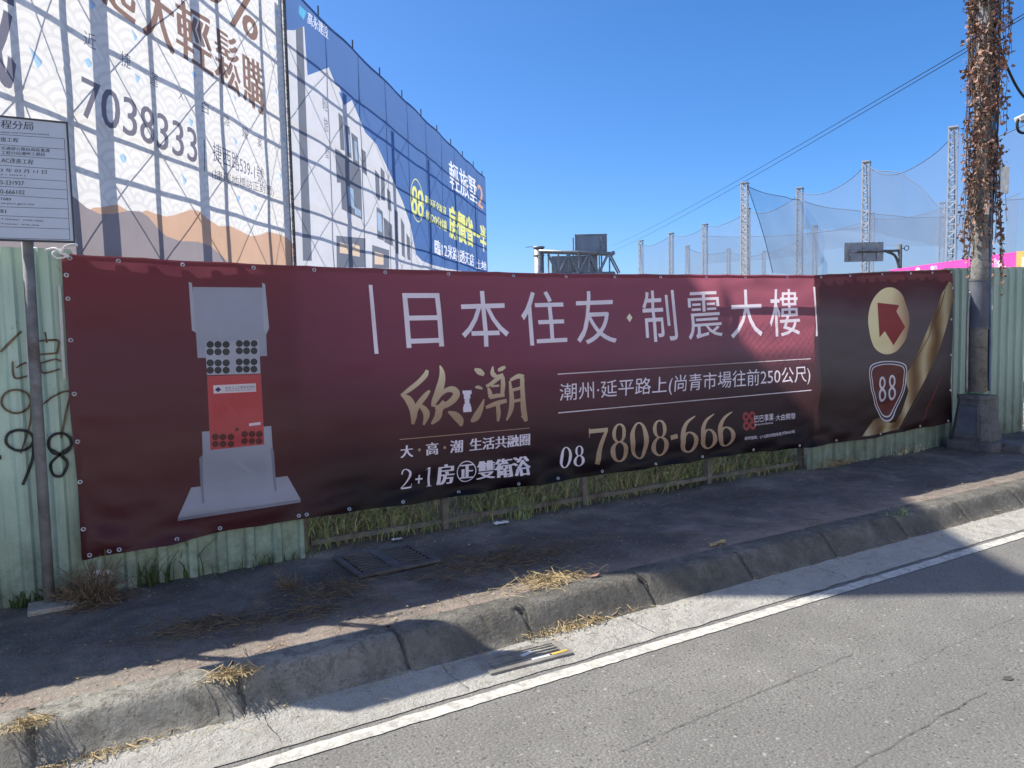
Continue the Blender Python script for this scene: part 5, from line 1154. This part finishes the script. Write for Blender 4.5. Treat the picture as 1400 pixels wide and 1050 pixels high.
FL = ['thick front lattice mast just left of the vine-covered pole', 'front lattice mast rising behind the direction sign', 'front lattice mast in the middle of the driving-range row', 'front lattice mast half hidden behind the taller mast it overlaps', 'slim front lattice mast fifth from the vine-covered pole', 'slim front lattice mast second from the left end of the row', 'leftmost slim lattice mast at the end of the net']
BL = ['far lattice mast seen just left of the thick front mast', 'far lattice mast close beside the mast behind the direction sign', 'far lattice mast between the middle mast and the direction sign', 'short far lattice mast, rightmost of the three shortest', 'short far lattice mast, middle of the three shortest', 'short far lattice mast, leftmost of the three shortest']
HM = 27.6; first = True; proto = mast(HM, 1.05)
import itertools
for (x, y), lb in list(zip(FRONT, FL)) + list(zip(BACK, BL)) + [((114.7, 105.5), 'tall nearer lattice mast where the two nets meet in the middle')]:
    o = proto if first else copy_tree(proto); first = False
    o.location = (x, y, -.03); o['label'] = lb; o['group'] = 'lattice masts of the driving range'
    o.rotation_euler = (0, 0, .45)
def net_mat(op, col):
    b = NB('net_mesh'); tr = b.n('ShaderNodeBsdfTransparent'); df = b.n('ShaderNodeBsdfDiffuse'); tl = b.n('ShaderNodeBsdfTranslucent')
    b.set(df, 0, col); b.set(tl, 0, col)
    m1 = b.n('ShaderNodeMixShader'); m1.inputs[0].default_value = .5; b.t.links.new(df.outputs[0], m1.inputs[1]); b.t.links.new(tl.outputs[0], m1.inputs[2])
    m2 = b.n('ShaderNodeMixShader'); b.set(m2, 0, b.math('ADD', op*.75, b.math('MULTIPLY', b.noise(.12, 4, vec=b.scale(b.pos(), (1, 1, .4))), op*.5)))
    b.t.links.new(tr.outputs[0], m2.inputs[1]); b.t.links.new(m1.outputs[0], m2.inputs[2]); return b.done(m2.outputs[0])
NETC = (.30, .36, .46)
mn1 = net_mat(.36, NETC); mn2 = net_mat(.29, (.27, .32, .40)); mrope = simple('net_rope', (.16, .20, .27), .9)
def net(label, P, ztop_, zbot_, sag, mt, fold=.5, edge=True, lean=(0, 0)):
    """P: support points (x, y); ztop_/zbot_: heights per support"""
    t = empty('golf_net', (P[0][0], P[0][1], 0), label, 'net', 'nets of the driving range')
    m = MB(); cols = []
    for i in range(len(P)-1):
        for k in range(13 if i == len(P)-2 else 12):
            u = k/12; x = P[i][0]+(P[i+1][0]-P[i][0])*u; y = P[i][1]+(P[i+1][1]-P[i][1])*u
            zt = ztop_[i]+(ztop_[i+1]-ztop_[i])*u - 4*sag*u*(1-u); zb = zbot_[i]+(zbot_[i+1]-zbot_[i])*u
            cols.append([(x+fold*math.sin(i+u*9+w*5)+lean[0]*(1-w), y+fold*math.cos(i*2+u*7+w*4)+lean[1]*(1-w), zb+(zt-zb)*w) for w in (0, .2, .4, .6, .8, 1)])
    for a, b in zip(cols, cols[1:]):
        for k in range(5): m.face([a[k], b[k], b[k+1], a[k+1]])
    m.build('mesh_sheet', mt, t, smooth=True)
    m = MB(); m.tube([c[-1] for c in cols], .07, 4); m.build('edge_rope', mrope, t)
    if edge:
        m = MB(); m.tube(cols[0], .09, 4); m.build('edge_rope', mrope, t)
    return t
F = FRONT
net('net sagging between the left and middle front masts', [F[6], F[5], F[4], F[3]], [26.5, 27.4, 27.2, 27.4], [0, 0, 0, 0], 1.6, mn1)
net('net hung between the middle mast and the mast behind the direction sign', [F[3], F[2], F[1]], [27.4, 27.0, 27.2], [0, 0, 0], 2.2, mn1)
net('net sagging to the thick mast beside the vine-covered pole', [F[1], F[0]], [27.2, 27.2], [0, 0], 3.4, mn1)
net('net running on to the right of the vine-covered pole', [F[0], (101.0, 45.5), (92.0, 30.0)], [27.2, 26.6, 26.0], [0, 0, 0], 2.6, mn1)
net('distant net along the three shortest far masts', [BACK[5], BACK[4], BACK[3], BACK[2]], [27, 27, 27, 27], [0, 0, 0, 0], 1.8, mn1)
net('distant net between the far masts left of the thick front mast', [BACK[2], BACK[1], BACK[0], (170, 84)], [26.5, 26.5, 26.5, 26.0], [0, 0, 0, 0], 1.2, mn1)
net('drooping net between the tall nearer mast and the middle mast', [(114.9, 104.9), (122.0, 101.0), (129.9, 105.1)], [26.9, 24.6, 25.6], [10.5, 9.5, 13.5], .3, mn2, .3, True, (5.0, -2.0))
net('hanging net band right of the tall nearer mast', [(152.9, 154.6), (150.0, 128.0), (148.0, 104.0)], [24.5, 21.5, 20.6], [17.0, 16.0, 17.0], .2, mn2, .4, False)
net('folded net panel between the two front masts beside the direction sign', [(119.0, 82.2), (114.6, 73.0), (110.0, 63.8)], [26.2, 23.4, 15.8], [13.2, 12.4, 11.6], -.2, mn2, .3, True)
net('dark net band drooping across behind the front masts', [(129.9, 104.0), (141.0, 98.0), (150.0, 92.0), (152.0, 84.0)], [24.8, 22.6, 21.2, 21.0], [19.4, 18.8, 16.2, 13.5], .3, mn2, .5, False)
net('low dark net to the right of the vine-covered pole', [(112, 57), (104, 44), (96, 32)], [17.0, 16.4, 16.0], [7, 5, 5], .3, mn2, .4, False)
# ---------------- gantry sign and direction sign ----------------
def P3(dep, lat, z): # metres ahead / to the right of the photographer's heading
    return (.8614*lat+.5079*dep, -.5079*lat+.8614*dep, z)
t = empty('sign_gantry', P3(60, 2.3, 0), 'grey truss sign gantry with a square panel seen from behind', 'gantry')
m = MB(); m.tube([P3(60, 2.3, 0), P3(60, 2.3, 7.55)], .38, 16); m.build('column', M['steel'], t, smooth=True)
m = MB(); m.tube([P3(60, 2.3, 7.5), P3(60, 2.3, 7.62)], .46, 16); m.tube([P3(60, 2.3, 6.9), P3(60, 2.3, 7.0)], .43, 16); m.build('collar', M['steel'], t, smooth=True)
for dz, r in ((7.05, .11), (5.45, .11)):
    for dd in (-.5, .5):
        m = MB(); m.tube([P3(60+dd, 2.3, dz+(.2 if dz > 6 else 0)), P3(60+dd, 8.0, dz-(.12 if dz > 6 else 0))], r, 8); m.build('chord', M['steel'], t, smooth=True)
m = MB(); lat = 3.0; k = 0
while lat < 7.7:
    for dd in (-.5, .5):
        a, b = (5.45, 7.02) if k % 2 else (7.02, 5.45)
        m.tube([P3(60+dd, lat, a), P3(60+dd, lat+.78, b)], .07, 6)
    m.tube([P3(59.5, lat, 5.45), P3(60.5, lat, 5.45)], .05, 5); m.tube([P3(59.5, lat, 7.0), P3(60.5, lat, 7.0)], .05, 5); m.tube([P3(59.5, lat, 5.45), P3(59.5, lat, 7.0)], .06, 5)
    lat += .78; k += 1
m.build('truss_web', M['steel'], t)
for lt in (5.0, 7.2):
    m = MB(); m.tube([P3(60.55, lt, 5.3), P3(60.55, lt, 8.3)], .06, 6); m.build('bracket', M['steel'], t)
ang = math.atan2(-.5079, .8614)
def panel(c, w, h, th=.06): m = MB(); m.box(c, (w, th, h), rz=ang); return m
panel(P3(60.7, 6.4, 7.75), 2.42, 1.55).build('panel', M['sign_back'], t)
m = MB()
for a, b, w, h in ((-1.2, 0, .10, 1.6), (1.2, 0, .10, 1.6), (0, .76, 2.5, .10), (0, -.76, 2.5, .10), (0, -.45, 2.4, .06)): m.box(P3(60.63, 6.4+a, 7.75+b), (w, .08, h), rz=ang)
m.build('panel_frame', M['steel'], t)
panel(P3(60.7, 5.1, 6.25), 3.6, 1.35).build('panel', M['sign_back'], t)
for dz in (7.0, 5.45):
    m = MB(); m.tube([P3(59.4, 7.95, dz-.05), P3(60.6, 7.95, dz-.05)], .17, 10); m.build('end_flange', M['steel'], t)
m = MB(); m.tube([P3(60, 2.2, 7.6), P3(60, 1.7, 7.62), P3(60, 1.3, 7.6)], .03, 5); m.build('lamp_arm', M['steel'], t)
t = empty('direction_sign', P3(40, 20.1, 0), 'back of a grey direction sign held on a curved arm post', 'road sign')
panel(P3(40, 18.27, 4.98), 2.02, .98, .04).build('panel', M['sign_back'], t)
for a, w in ((-.72, .07), (0.0, .13), (.72, .13)):
    m = MB(); m.box(P3(39.95, 18.27+a, 4.98), (w, .06, .98), rz=ang); m.build('stiffener', M['steel'], t)
m = MB(); m.box(P3(39.9, 18.27, 5.02), (1.9, .06, .06), rz=ang); m.build('cross_rail', M['steel'], t)
m = MB(); m.tube([P3(40, 20.13, 0), P3(40, 20.13, 5.32)], .11, 12); m.build('post', M['steel_dark'], t, smooth=True)
for p in ([(17.9, 5.0), (19.4, 5.0), (20.05, 5.02)], [(19.4, 4.98), (19.85, 4.75), (20.05, 4.2), (20.08, 3.8)]):
    m = MB(); m.tube(catmull([P3(39.93, a, b) for a, b in p], 6), .07, 8); m.build('arm', M['steel_dark'], t, smooth=True)
m = MB(); m.tube([P3(40, 20.13+.35+.12*math.cos(a), 5.13+.12*math.sin(a)) for a in [k*.524 for k in range(13)]], .025, 5); m.tube([P3(40, 20.13, 5.12), P3(40, 20.35, 5.12)], .02, 5); m.build('ring_bracket', M['steel_dark'], t)
# ---------------- pink hoarding far right ----------------
A0, A1 = Vector((20.7, 13.6, 0)), Vector((19.46, 9.62, 0)); dd = (A1-A0).normalized(); nn = Vector((dd.y, -dd.x, 0)); nn = nn if nn.dot(-A1) > 0 else -nn
mpk = simple('pink_print', (.74, .07, .36), .6, .18, .6); mpw = simple('blossom_print', (.85, .62, .72), .6, .2, 3); mpp = simple('blossom_pale_print', (.80, .30, .52), .6, .2, 3); mor = simple('orange_print', (.75, .34, .10), .6, .1, 2); mcr = simple('cream_print', (.75, .62, .45), .6, .1, 2)
LEN = (A1-A0).length+1.6
def fP(s, z): return (tuple(A0+dd*s+Vector((0, 0, z))), nn)
rng = random.Random(4); fl1, fl2 = [], []
for k in range(46):
    s = rng.uniform(.1, LEN-1.8); z = rng.uniform(2.4, 2.93); rr_ = rng.uniform(.03, .08)
    dst = fl1 if rng.random() < .5 else fl2
    for q in range(5):
        a = q*1.2566+k; dst.append(ngon(s+rr_*.8*math.cos(a), z+rr_*.8*math.sin(a), rr_*.62, rr_*.55, 8))
flip = nn.dot(dd.cross(Vector((0, 0, 1)))) < 0
ft = lambda s: 3.07 + .025*(s/LEN)
r_ = printed([('pink_hoarding', mpk, [[(0, 2.3), (LEN-1.6, 2.3), (LEN-1.6, 3.09), (0, 2.98)]]), ('blossom_print', mpp, fl2), ('pale_blossom_print', mpw, fl1), ('orange_panel', mor, [[(LEN-1.6, 2.3), (LEN, 2.3), (LEN, 3.1), (LEN-1.6, 3.09)]]), ('cream_panel', mcr, [[(LEN-1.45, 2.4), (LEN-.1, 2.4), (LEN-.1, 2.95), (LEN-1.45, 2.95)]]),
  ('orange_mark', mor, [[(LEN-1.3+i*.45, z), (LEN-1.0+i*.45, z), (LEN-1.0+i*.45, z+.16), (LEN-1.3+i*.45, z+.16)] for i in range(3) for z in (2.72, 2.5)])], fP)
ph = sheet('advert_hoarding', r_['pink_hoarding']); tag(ph, 'bright pink hoarding printed with pale blossoms, low at the far right', 'hoarding')
for nm, rec in r_.items():
    if nm != 'pink_hoarding': sheet(nm, rec, ph)
for s in frange(.2, LEN-.1, 1.8):
    m = MB(); P = A0+dd*s-nn*.12; m.tube([(P.x, P.y, 0), (P.x, P.y, 3.0)], .04, 6); m.build('post', M['steel'], ph)
# ---------------- weeds, straw, tufts ----------------
def blades(mb, n, spot, h, w, lean=.5, seg=3, rng=random, ymin=-99):
    for k in range(n):
        x, y, z = spot(); hh = h*rng.uniform(.4, 1.15); a = rng.uniform(0, 6.28); b = rng.uniform(0, 6.28); le = lean*hh*rng.uniform(.1, 1.2); ww = w*rng.uniform(.6, 1.3)
        ux, uy = math.cos(a)*ww, math.sin(a)*ww; pr = None
        for i in range(seg+1):
            t_ = i/seg; o = le*t_*t_; q = 1-t_*.92
            c = (x+math.cos(b)*o, y+math.sin(b)*o, z+hh*(t_-.25*t_*t_*lean))
            c = (c[0], max(c[1], ymin), c[2]); cur = ((c[0]-ux*q, c[1]-uy*q, c[2]), (c[0]+ux*q, c[1]+uy*q, c[2]))
            if pr: mb.face([pr[0], pr[1], cur[1], cur[0]])
            pr = cur
rng = random.Random(21)
def wspot():
    x = rng.uniform(1.35, 6.5)
    while mn.noise(Vector((x*1.7, 3, 1))) < rng.uniform(-.5, .15): x = rng.uniform(1.35, 6.5)
    return x, 5.16+abs(rng.gauss(0, .6)), .12
g = MB(); blades(g, 1700, wspot, .62, .008, .9, 4, rng, 5.03); o = tag(g.build('weeds', M['weed']), kind='stuff')
g = MB(); blades(g, 1700, wspot, .85, .0032, 1.6, 5, rng, 5.03); o = tag(g.build('dry_weeds', M['weed_dry']), kind='stuff')
g = MB()
for k in range(1500):      # broad leaves low in the weeds
    x, y, z = wspot(); h = rng.uniform(.05, .5); s_ = rng.uniform(.015, .045); a = rng.uniform(0, 6.28)
    P = Vector((x, y, z+h)); d = Vector((math.cos(a), math.sin(a), rng.uniform(-.5, .5))).normalized(); u = d.orthogonal().normalized()
    g.face([P, P+d*s_+u*s_*.55, P+d*s_*2, P+d*s_-u*s_*.55])
tag(g.build('weed_leaves', M['weed']), kind='stuff')
def wspot2(): return rng.uniform(1.35, 6.5), rng.uniform(5.05, 5.3), .15
g = MB(); blades(g, 800, wspot2, .22, .0035, 1.1, 3, rng); tag(g.build('low_grass', M['weed']), kind='stuff')
def straws(n, spot, L, z, w=.0018, rng=rng, lift=.03):
    m = MB()
    for k in range(n):
        x, y = spot(); a = rng.uniform(0, 6.28); l = L*rng.uniform(.3, 1.2); b = rng.gauss(0, .5); z0 = z(x, y)+.003; h = rng.random()**3*lift
        P = [(x+math.cos(a+b*t_)*l*(t_-.5), y+math.sin(a+b*t_)*l*(t_-.5), z0+h*(t_ if k % 3 else 1-t_)+.004*math.sin(t_*3)) for t_ in (0, .33, .66, 1)]
        m.tube(P, w*rng.uniform(.6, 1.3), 3, cap=False)
    return m
zw = lambda x, y: .152+.006*fb(x, y, 1.6)+.012*max(0, y-4.8)
zg = lambda x, y: gz(x, y)+.004
def clump(name, label, c, r, n, L, mt, z=zw, lift=.05, cat='dry grass'):
    m = straws(n, lambda: (c[0]+rng.gauss(0, r[0]), c[1]+rng.gauss(0, r[1])), L, z, rng=rng, lift=lift)
    tag(m.build(name, mt), label, cat)
clump('straw_clump', 'dry straw lying in the sun on the pavement edge beside the main grate', (2.42, 3.70), (.14, .06), 260, .13, M['straw'])
clump('straw_clump', 'small yellow straw clump at the kerb joint nearest the camera', (.575, 3.44), (.05, .03), 120, .09, M['straw'])
clump('straw_clump', 'yellow straw tuft on the kerb joint at the left edge', (-.19, 3.42), (.045, .025), 90, .08, M['straw'])
clump('straw_clump', 'reddish straw caught against the kerb above the gutter grate', (2.30, 3.335), (.16, .022), 220, .10, M['straw'], z=zg, lift=.04)
clump('straw_clump', 'straw drift along the kerb foot in the sun, right of centre', (5.65, 3.42), (.42, .022), 330, .10, M['straw'], z=zg, lift=.05)
clump('straw_clump', 'thin straw line in the gutter at the lower left', (.06, 3.30), (.12, .015), 70, .09, M['straw'], z=zg, lift=.02)
clump('straw_clump', 'brown straw mat in shade in front of the banner device picture', (.55, 4.12), (.16, .07), 200, .15, M['straw_brown'])
clump('straw_clump', 'large brown straw mat in shade right of the double grate', (2.35, 4.2), (.30, .13), 520, .15, M['straw_brown'])
clump('straw_clump', 'brown straw patch in shade left of the double grate', (1.28, 4.25), (.14, .08), 220, .12, M['straw_brown'])
clump('straw_clump', 'sparse brown straw patch in shade near the sunny pavement strip', (1.05, 3.98), (.2, .06), 160, .12, M['straw_brown'])
clump('straw_clump', 'sunlit yellow dry clump under the right fence', (6.78, 5.02), (.12, .03), 300, .10, M['straw'], lift=.09)
m = straws(420, lambda: (rng.uniform(-.5, 8), rng.choice((rng.uniform(3.65, 5), 3.6+abs(rng.gauss(0, .25))))), .13, zw, w=.0013, rng=rng, lift=.015)
tag(m.build('scattered_straw', M['straw_brown']), kind='stuff')
m = straws(160, lambda: (rng.uniform(-.3, 7), rng.choice((rng.uniform(3.08, 3.3), 3.3+rng.gauss(0, .02)))), .07, zg, w=.0012, rng=rng, lift=.01)
tag(m.build('gutter_straw', M['straw']), kind='stuff')
# leaf and grit litter: many tiny scraps nobody could count
m = MB()
for k in range(2000):
    q_ = rng.random(); x, y = rng.uniform(-.8, 9.5), (4.97-abs(rng.gauss(0, .16)) if q_ < .35 else rng.uniform(3.6, 4.95) if q_ < .72 else 3.62+abs(rng.gauss(0, .10)) if q_ < .84 else 3.31-abs(rng.gauss(0, .07)))
    z = (zw if y > 3.5 else zg)(x, y)+.003; s = rng.uniform(.003, .011); a = rng.uniform(0, 6.28)
    m.face([(x+s*math.cos(a+q)*rng.uniform(.6, 1.2), y+s*math.sin(a+q)*rng.uniform(.5, 1), z+rng.uniform(0, s*.6)) for q in (0, 1.5, 3.1, 4.6)])
tag(m.build('leaf_litter', M['straw']), kind='stuff')
def bush(c, n, h, mt, label, name='dry_bush', cat='dry plant'):
    m = MB()
    for k in range(n):
        a = rng.uniform(0, 6.28); L = h*rng.uniform(.4, 1.1); el = rng.uniform(.1, 1.3); x, y, z = c; P = [(x+rng.gauss(0, .03), y+rng.gauss(0, .02), z)]
        for i in range(5):
            a += rng.gauss(0, .6); el += rng.gauss(-.12, .4); l = L/4
            p = P[-1]; P.append((p[0]+math.cos(a)*math.cos(el)*l, p[1]+math.sin(a)*math.cos(el)*l*.7, max(z+.002, p[2]+math.sin(el)*l)))
        m.tube(P, .0021, 3, cap=False)
    tag(m.build(name, mt), label, cat)
bush((.10, 4.80, .16), 330, .22, M['straw_brown'], 'tangled dead brown bush at the foot of the fence beside the sign post')
bush((-.02, 4.86, .16), 60, .14, M['straw_brown'], 'small dead brown sprig against the foot of the sign post')
bush((1.08, 4.42, .16), 60, .10, M['straw_brown'], 'wiry dead sprig on the shaded pavement by the double grate')
def tuft(c, r, n, h, w, label, mt=None, name='grass_tuft'):
    m = MB(); blades(m, n, lambda: (c[0]+rng.gauss(0, r), c[1]+rng.gauss(0, .02), c[2]), h, w, .7, 4, rng); tag(m.build(name, mt or M['grass']), label, 'grass')
tuft((.42, 4.98, .15), .07, 46, .24, .006, 'dark green grass tuft at the fence foot under the banner device picture')
tuft((.66, 4.99, .15), .03, 9, .34, .006, 'few tall grass blades against the green fence under the banner')
tuft((-.20, 4.97, .15), .09, 70, .14, .008, 'low leafy weeds at the fence foot left of the sign post')
tuft((1.1, 4.99, .15), .12, 50, .13, .005, 'short grass along the fence foot left of the gap')
tuft((.06, 4.98, .15), .05, 30, .16, .006, 'grass behind the dead brown bush at the fence foot')
tuft((7.9, 4.98, .15), .18, 60, .12, .006, 'short weeds along the fence foot left of the pole plinth', M['weed_dry'])
tuft((5.45, 3.47, .13), .05, 40, .09, .005, 'green weed growing out of the sunny kerb', M['weed'])
tuft((3.05, 5.02, .15), .06, 40, .2, .005, 'yellow-green weed at the pavement edge under the banner', M['weed'])
for i, (x, y, s, lb) in enumerate(((2.80, 4.96, .055, 'crumpled white wrapper at the pavement edge under the banner'), (5.25, 5.3, .06, 'white plastic scrap caught in the weeds under the banner'), (1.98, 5.0, .035, 'small white scrap by the rail post next to the double grate'))):
    m = MB(); n = 7; zz = .165 if y < 5.1 else .42
    for j in range(n-1):
        for k in range(n-1):
            q = [(x+(a/(n-1)-.5)*s*2.2, y+(b/(n-1)-.5)*s, zz+.35*s*abs(mn.noise(Vector((a*.7+i*5, b*.7, 1))))) for a, b in ((j, k), (j+1, k), (j+1, k+1), (j, k+1))]
            m.face(q)
    tag(m.build('litter_scrap', M['white_paint']), lb, 'litter')
m = MB(); n = 18
m.face([(3.725+.075*math.cos(k*6.283/n)*(1+.2*math.sin(k*2)), 3.66+.022*math.sin(k*6.283/n), .166+.01*math.sin(k)) for k in range(n)])
tag(m.build('dry_leaf', M['straw']), 'pale dry leaf lying alone in the shade near the kerb', 'leaf')
m = MB(); m.face([(2.62, 3.60, .157), (2.66, 3.585, .160), (2.70, 3.60, .168), (2.69, 3.62, .160), (2.64, 3.62, .158)])
tag(m.build('dry_leaf', M['leaf_dead']), 'dark curled leaf on the sunlit kerb top', 'leaf')
# ---------------- beyond the fence end: car and low wall ----------------
mcar = simple('car_white', (.70, .71, .73), .25, .03, 2, spec=.5); mgl = simple('car_glass', (.02, .025, .03), .08, .1, 2, spec=.6); mty = simple('tyre', (.02, .02, .021), .85); mch = simple('alloy', (.45, .46, .48), .3, .1, 4, metal=.8); mlm = simple('lamp_glass', (.55, .56, .58), .15, .05, 5, spec=.6)
CR = empty('parked_car', (0, 0, 0), 'white parked car showing past the right end of the green fence', 'car')
prof = [(-2.15, .42), (-2.2, .62), (-2.12, .86), (-1.2, .98), (-.55, 1.40), (.75, 1.44), (1.55, 1.05), (2.1, .98), (2.2, .65), (2.12, .40), (1.85, .36), (1.72, .58), (1.4, .70), (1.08, .58), (.95, .34), (-.95, .34), (-1.08, .58), (-1.4, .70), (-1.72, .58), (-1.85, .36)]
m = MB(); m.prism([(x, -.86, z) for x, z in prof], (0, 1.72, 0)); body = m.build('body', mcar, CR, fixn=True, bevel=.06)
for sy in (-.875, .875):
    for q in ([(-1.0, .98), (-.5, 1.33), (.08, 1.36), (.08, .98)], [(.14, .98), (.14, 1.36), (.7, 1.36), (1.35, 1.02)]):
        m = MB(); m.prism([(x, sy*.985, z) for x, z in q], (0, .03 if sy > 0 else -.03, 0)); m.build('window', mgl, CR)
m = MB(); m.prism([(-1.17, -.72, 1.0), (-1.17, .72, 1.0), (-.6, .66, 1.38), (-.6, -.66, 1.38)], (-.035, 0, .03)); m.build('windscreen', mgl, CR)
for x in (-1.4, 1.4):
    for sy in (-1, 1):
        m = MB(); m.tube([(x, sy*.68, .32), (x, sy*.88, .32)], .32, 24); w = m.build('wheel', mty, CR, fixn=True, bevel=.03)
        m = MB(); m.tube([(x, sy*.87, .32), (x, sy*.893, .32)], .21, 20); m.build('hub', M['void'], w)
        m = MB()
        for k in range(8): m.box((x+.11*math.cos(k*.785), sy*.897, .32+.11*math.sin(k*.785)), (.20, .014, .035), ry=-k*.785)
        m.build('spoke', mch, w)
for sy in (-.62, .62):
    m = MB(); m.box((-2.17, sy, .74), (.10, .38, .14)); m.build('headlight', mlm, CR, bevel=.02)
m = MB(); m.box((-2.2, 0, .66), (.06, .7, .16)); m.build('grille', M['void'], CR, bevel=.01)
m = MB(); m.box((-2.19, 0, .44), (.1, 1.6, .12)); m.build('bumper', mcar, CR, bevel=.02)
CR.location = (16.9, 7.88, .05); CR.rotation_euler = (0, 0, .15)
m = MB(); m.box((12.6, 5.75, .22), (1.6, .18, .28), rz=.2); tag(m.build('yellow_kerb', M['yellow_paint'], bevel=.02), 'short yellow painted kerb past the right end of the fence', 'kerb')
m = MB(); rng = random.Random(3)
for k in range(70):
    c = (rng.uniform(10.1, 14), rng.uniform(5.0, 7.2), .15); s = rng.uniform(.02, .09)
    m.box(c, (s, s*rng.uniform(.6, 1.2), s*.7), rz=rng.uniform(0, 3), ry=rng.uniform(-.4, .4))
tag(m.build('rubble', M['gutter']), kind='stuff')
# a dark leafy tree on the plot beyond the car
TX, TY = 23.6, 11.4
t = empty('leafy_tree', (TX, TY, 0), 'dark leafy tree behind the white car at the right edge', 'tree')
m = MB(); m.tube([(TX, TY, 0), (TX+.05, TY+.02, .9), (TX-.05, TY, 1.6)], [.12, .09, .05], 8)
for a in (.5, 2.0, 3.6, 5.2): m.tube([(TX, TY, 1.0), (TX+.5*math.cos(a), TY+.5*math.sin(a), 1.8)], [.05, .02], 6)
m.build('trunk', M['vine'], t)
m = MB(); rng = random.Random(5)
for k in range(3500):
    a, b = rng.uniform(0, 6.28), math.acos(rng.uniform(-1, 1)); r = .85*rng.random()**.4*(1+.3*math.sin(a*3+b*2))
    P = Vector((TX+1.5*r*math.cos(a)*math.sin(b), TY+1.5*r*math.sin(a)*math.sin(b), 1.35+1.1*r*math.cos(b))); d = Vector((rng.gauss(0, 1), rng.gauss(0, 1), rng.gauss(0, .7))).normalized(); u = d.orthogonal().normalized(); s = rng.uniform(.04, .08)
    m.face([P, P+d*s+u*s*.5, P+d*s*2, P+d*s-u*s*.5])
m.build('crown', M['grass'], t)
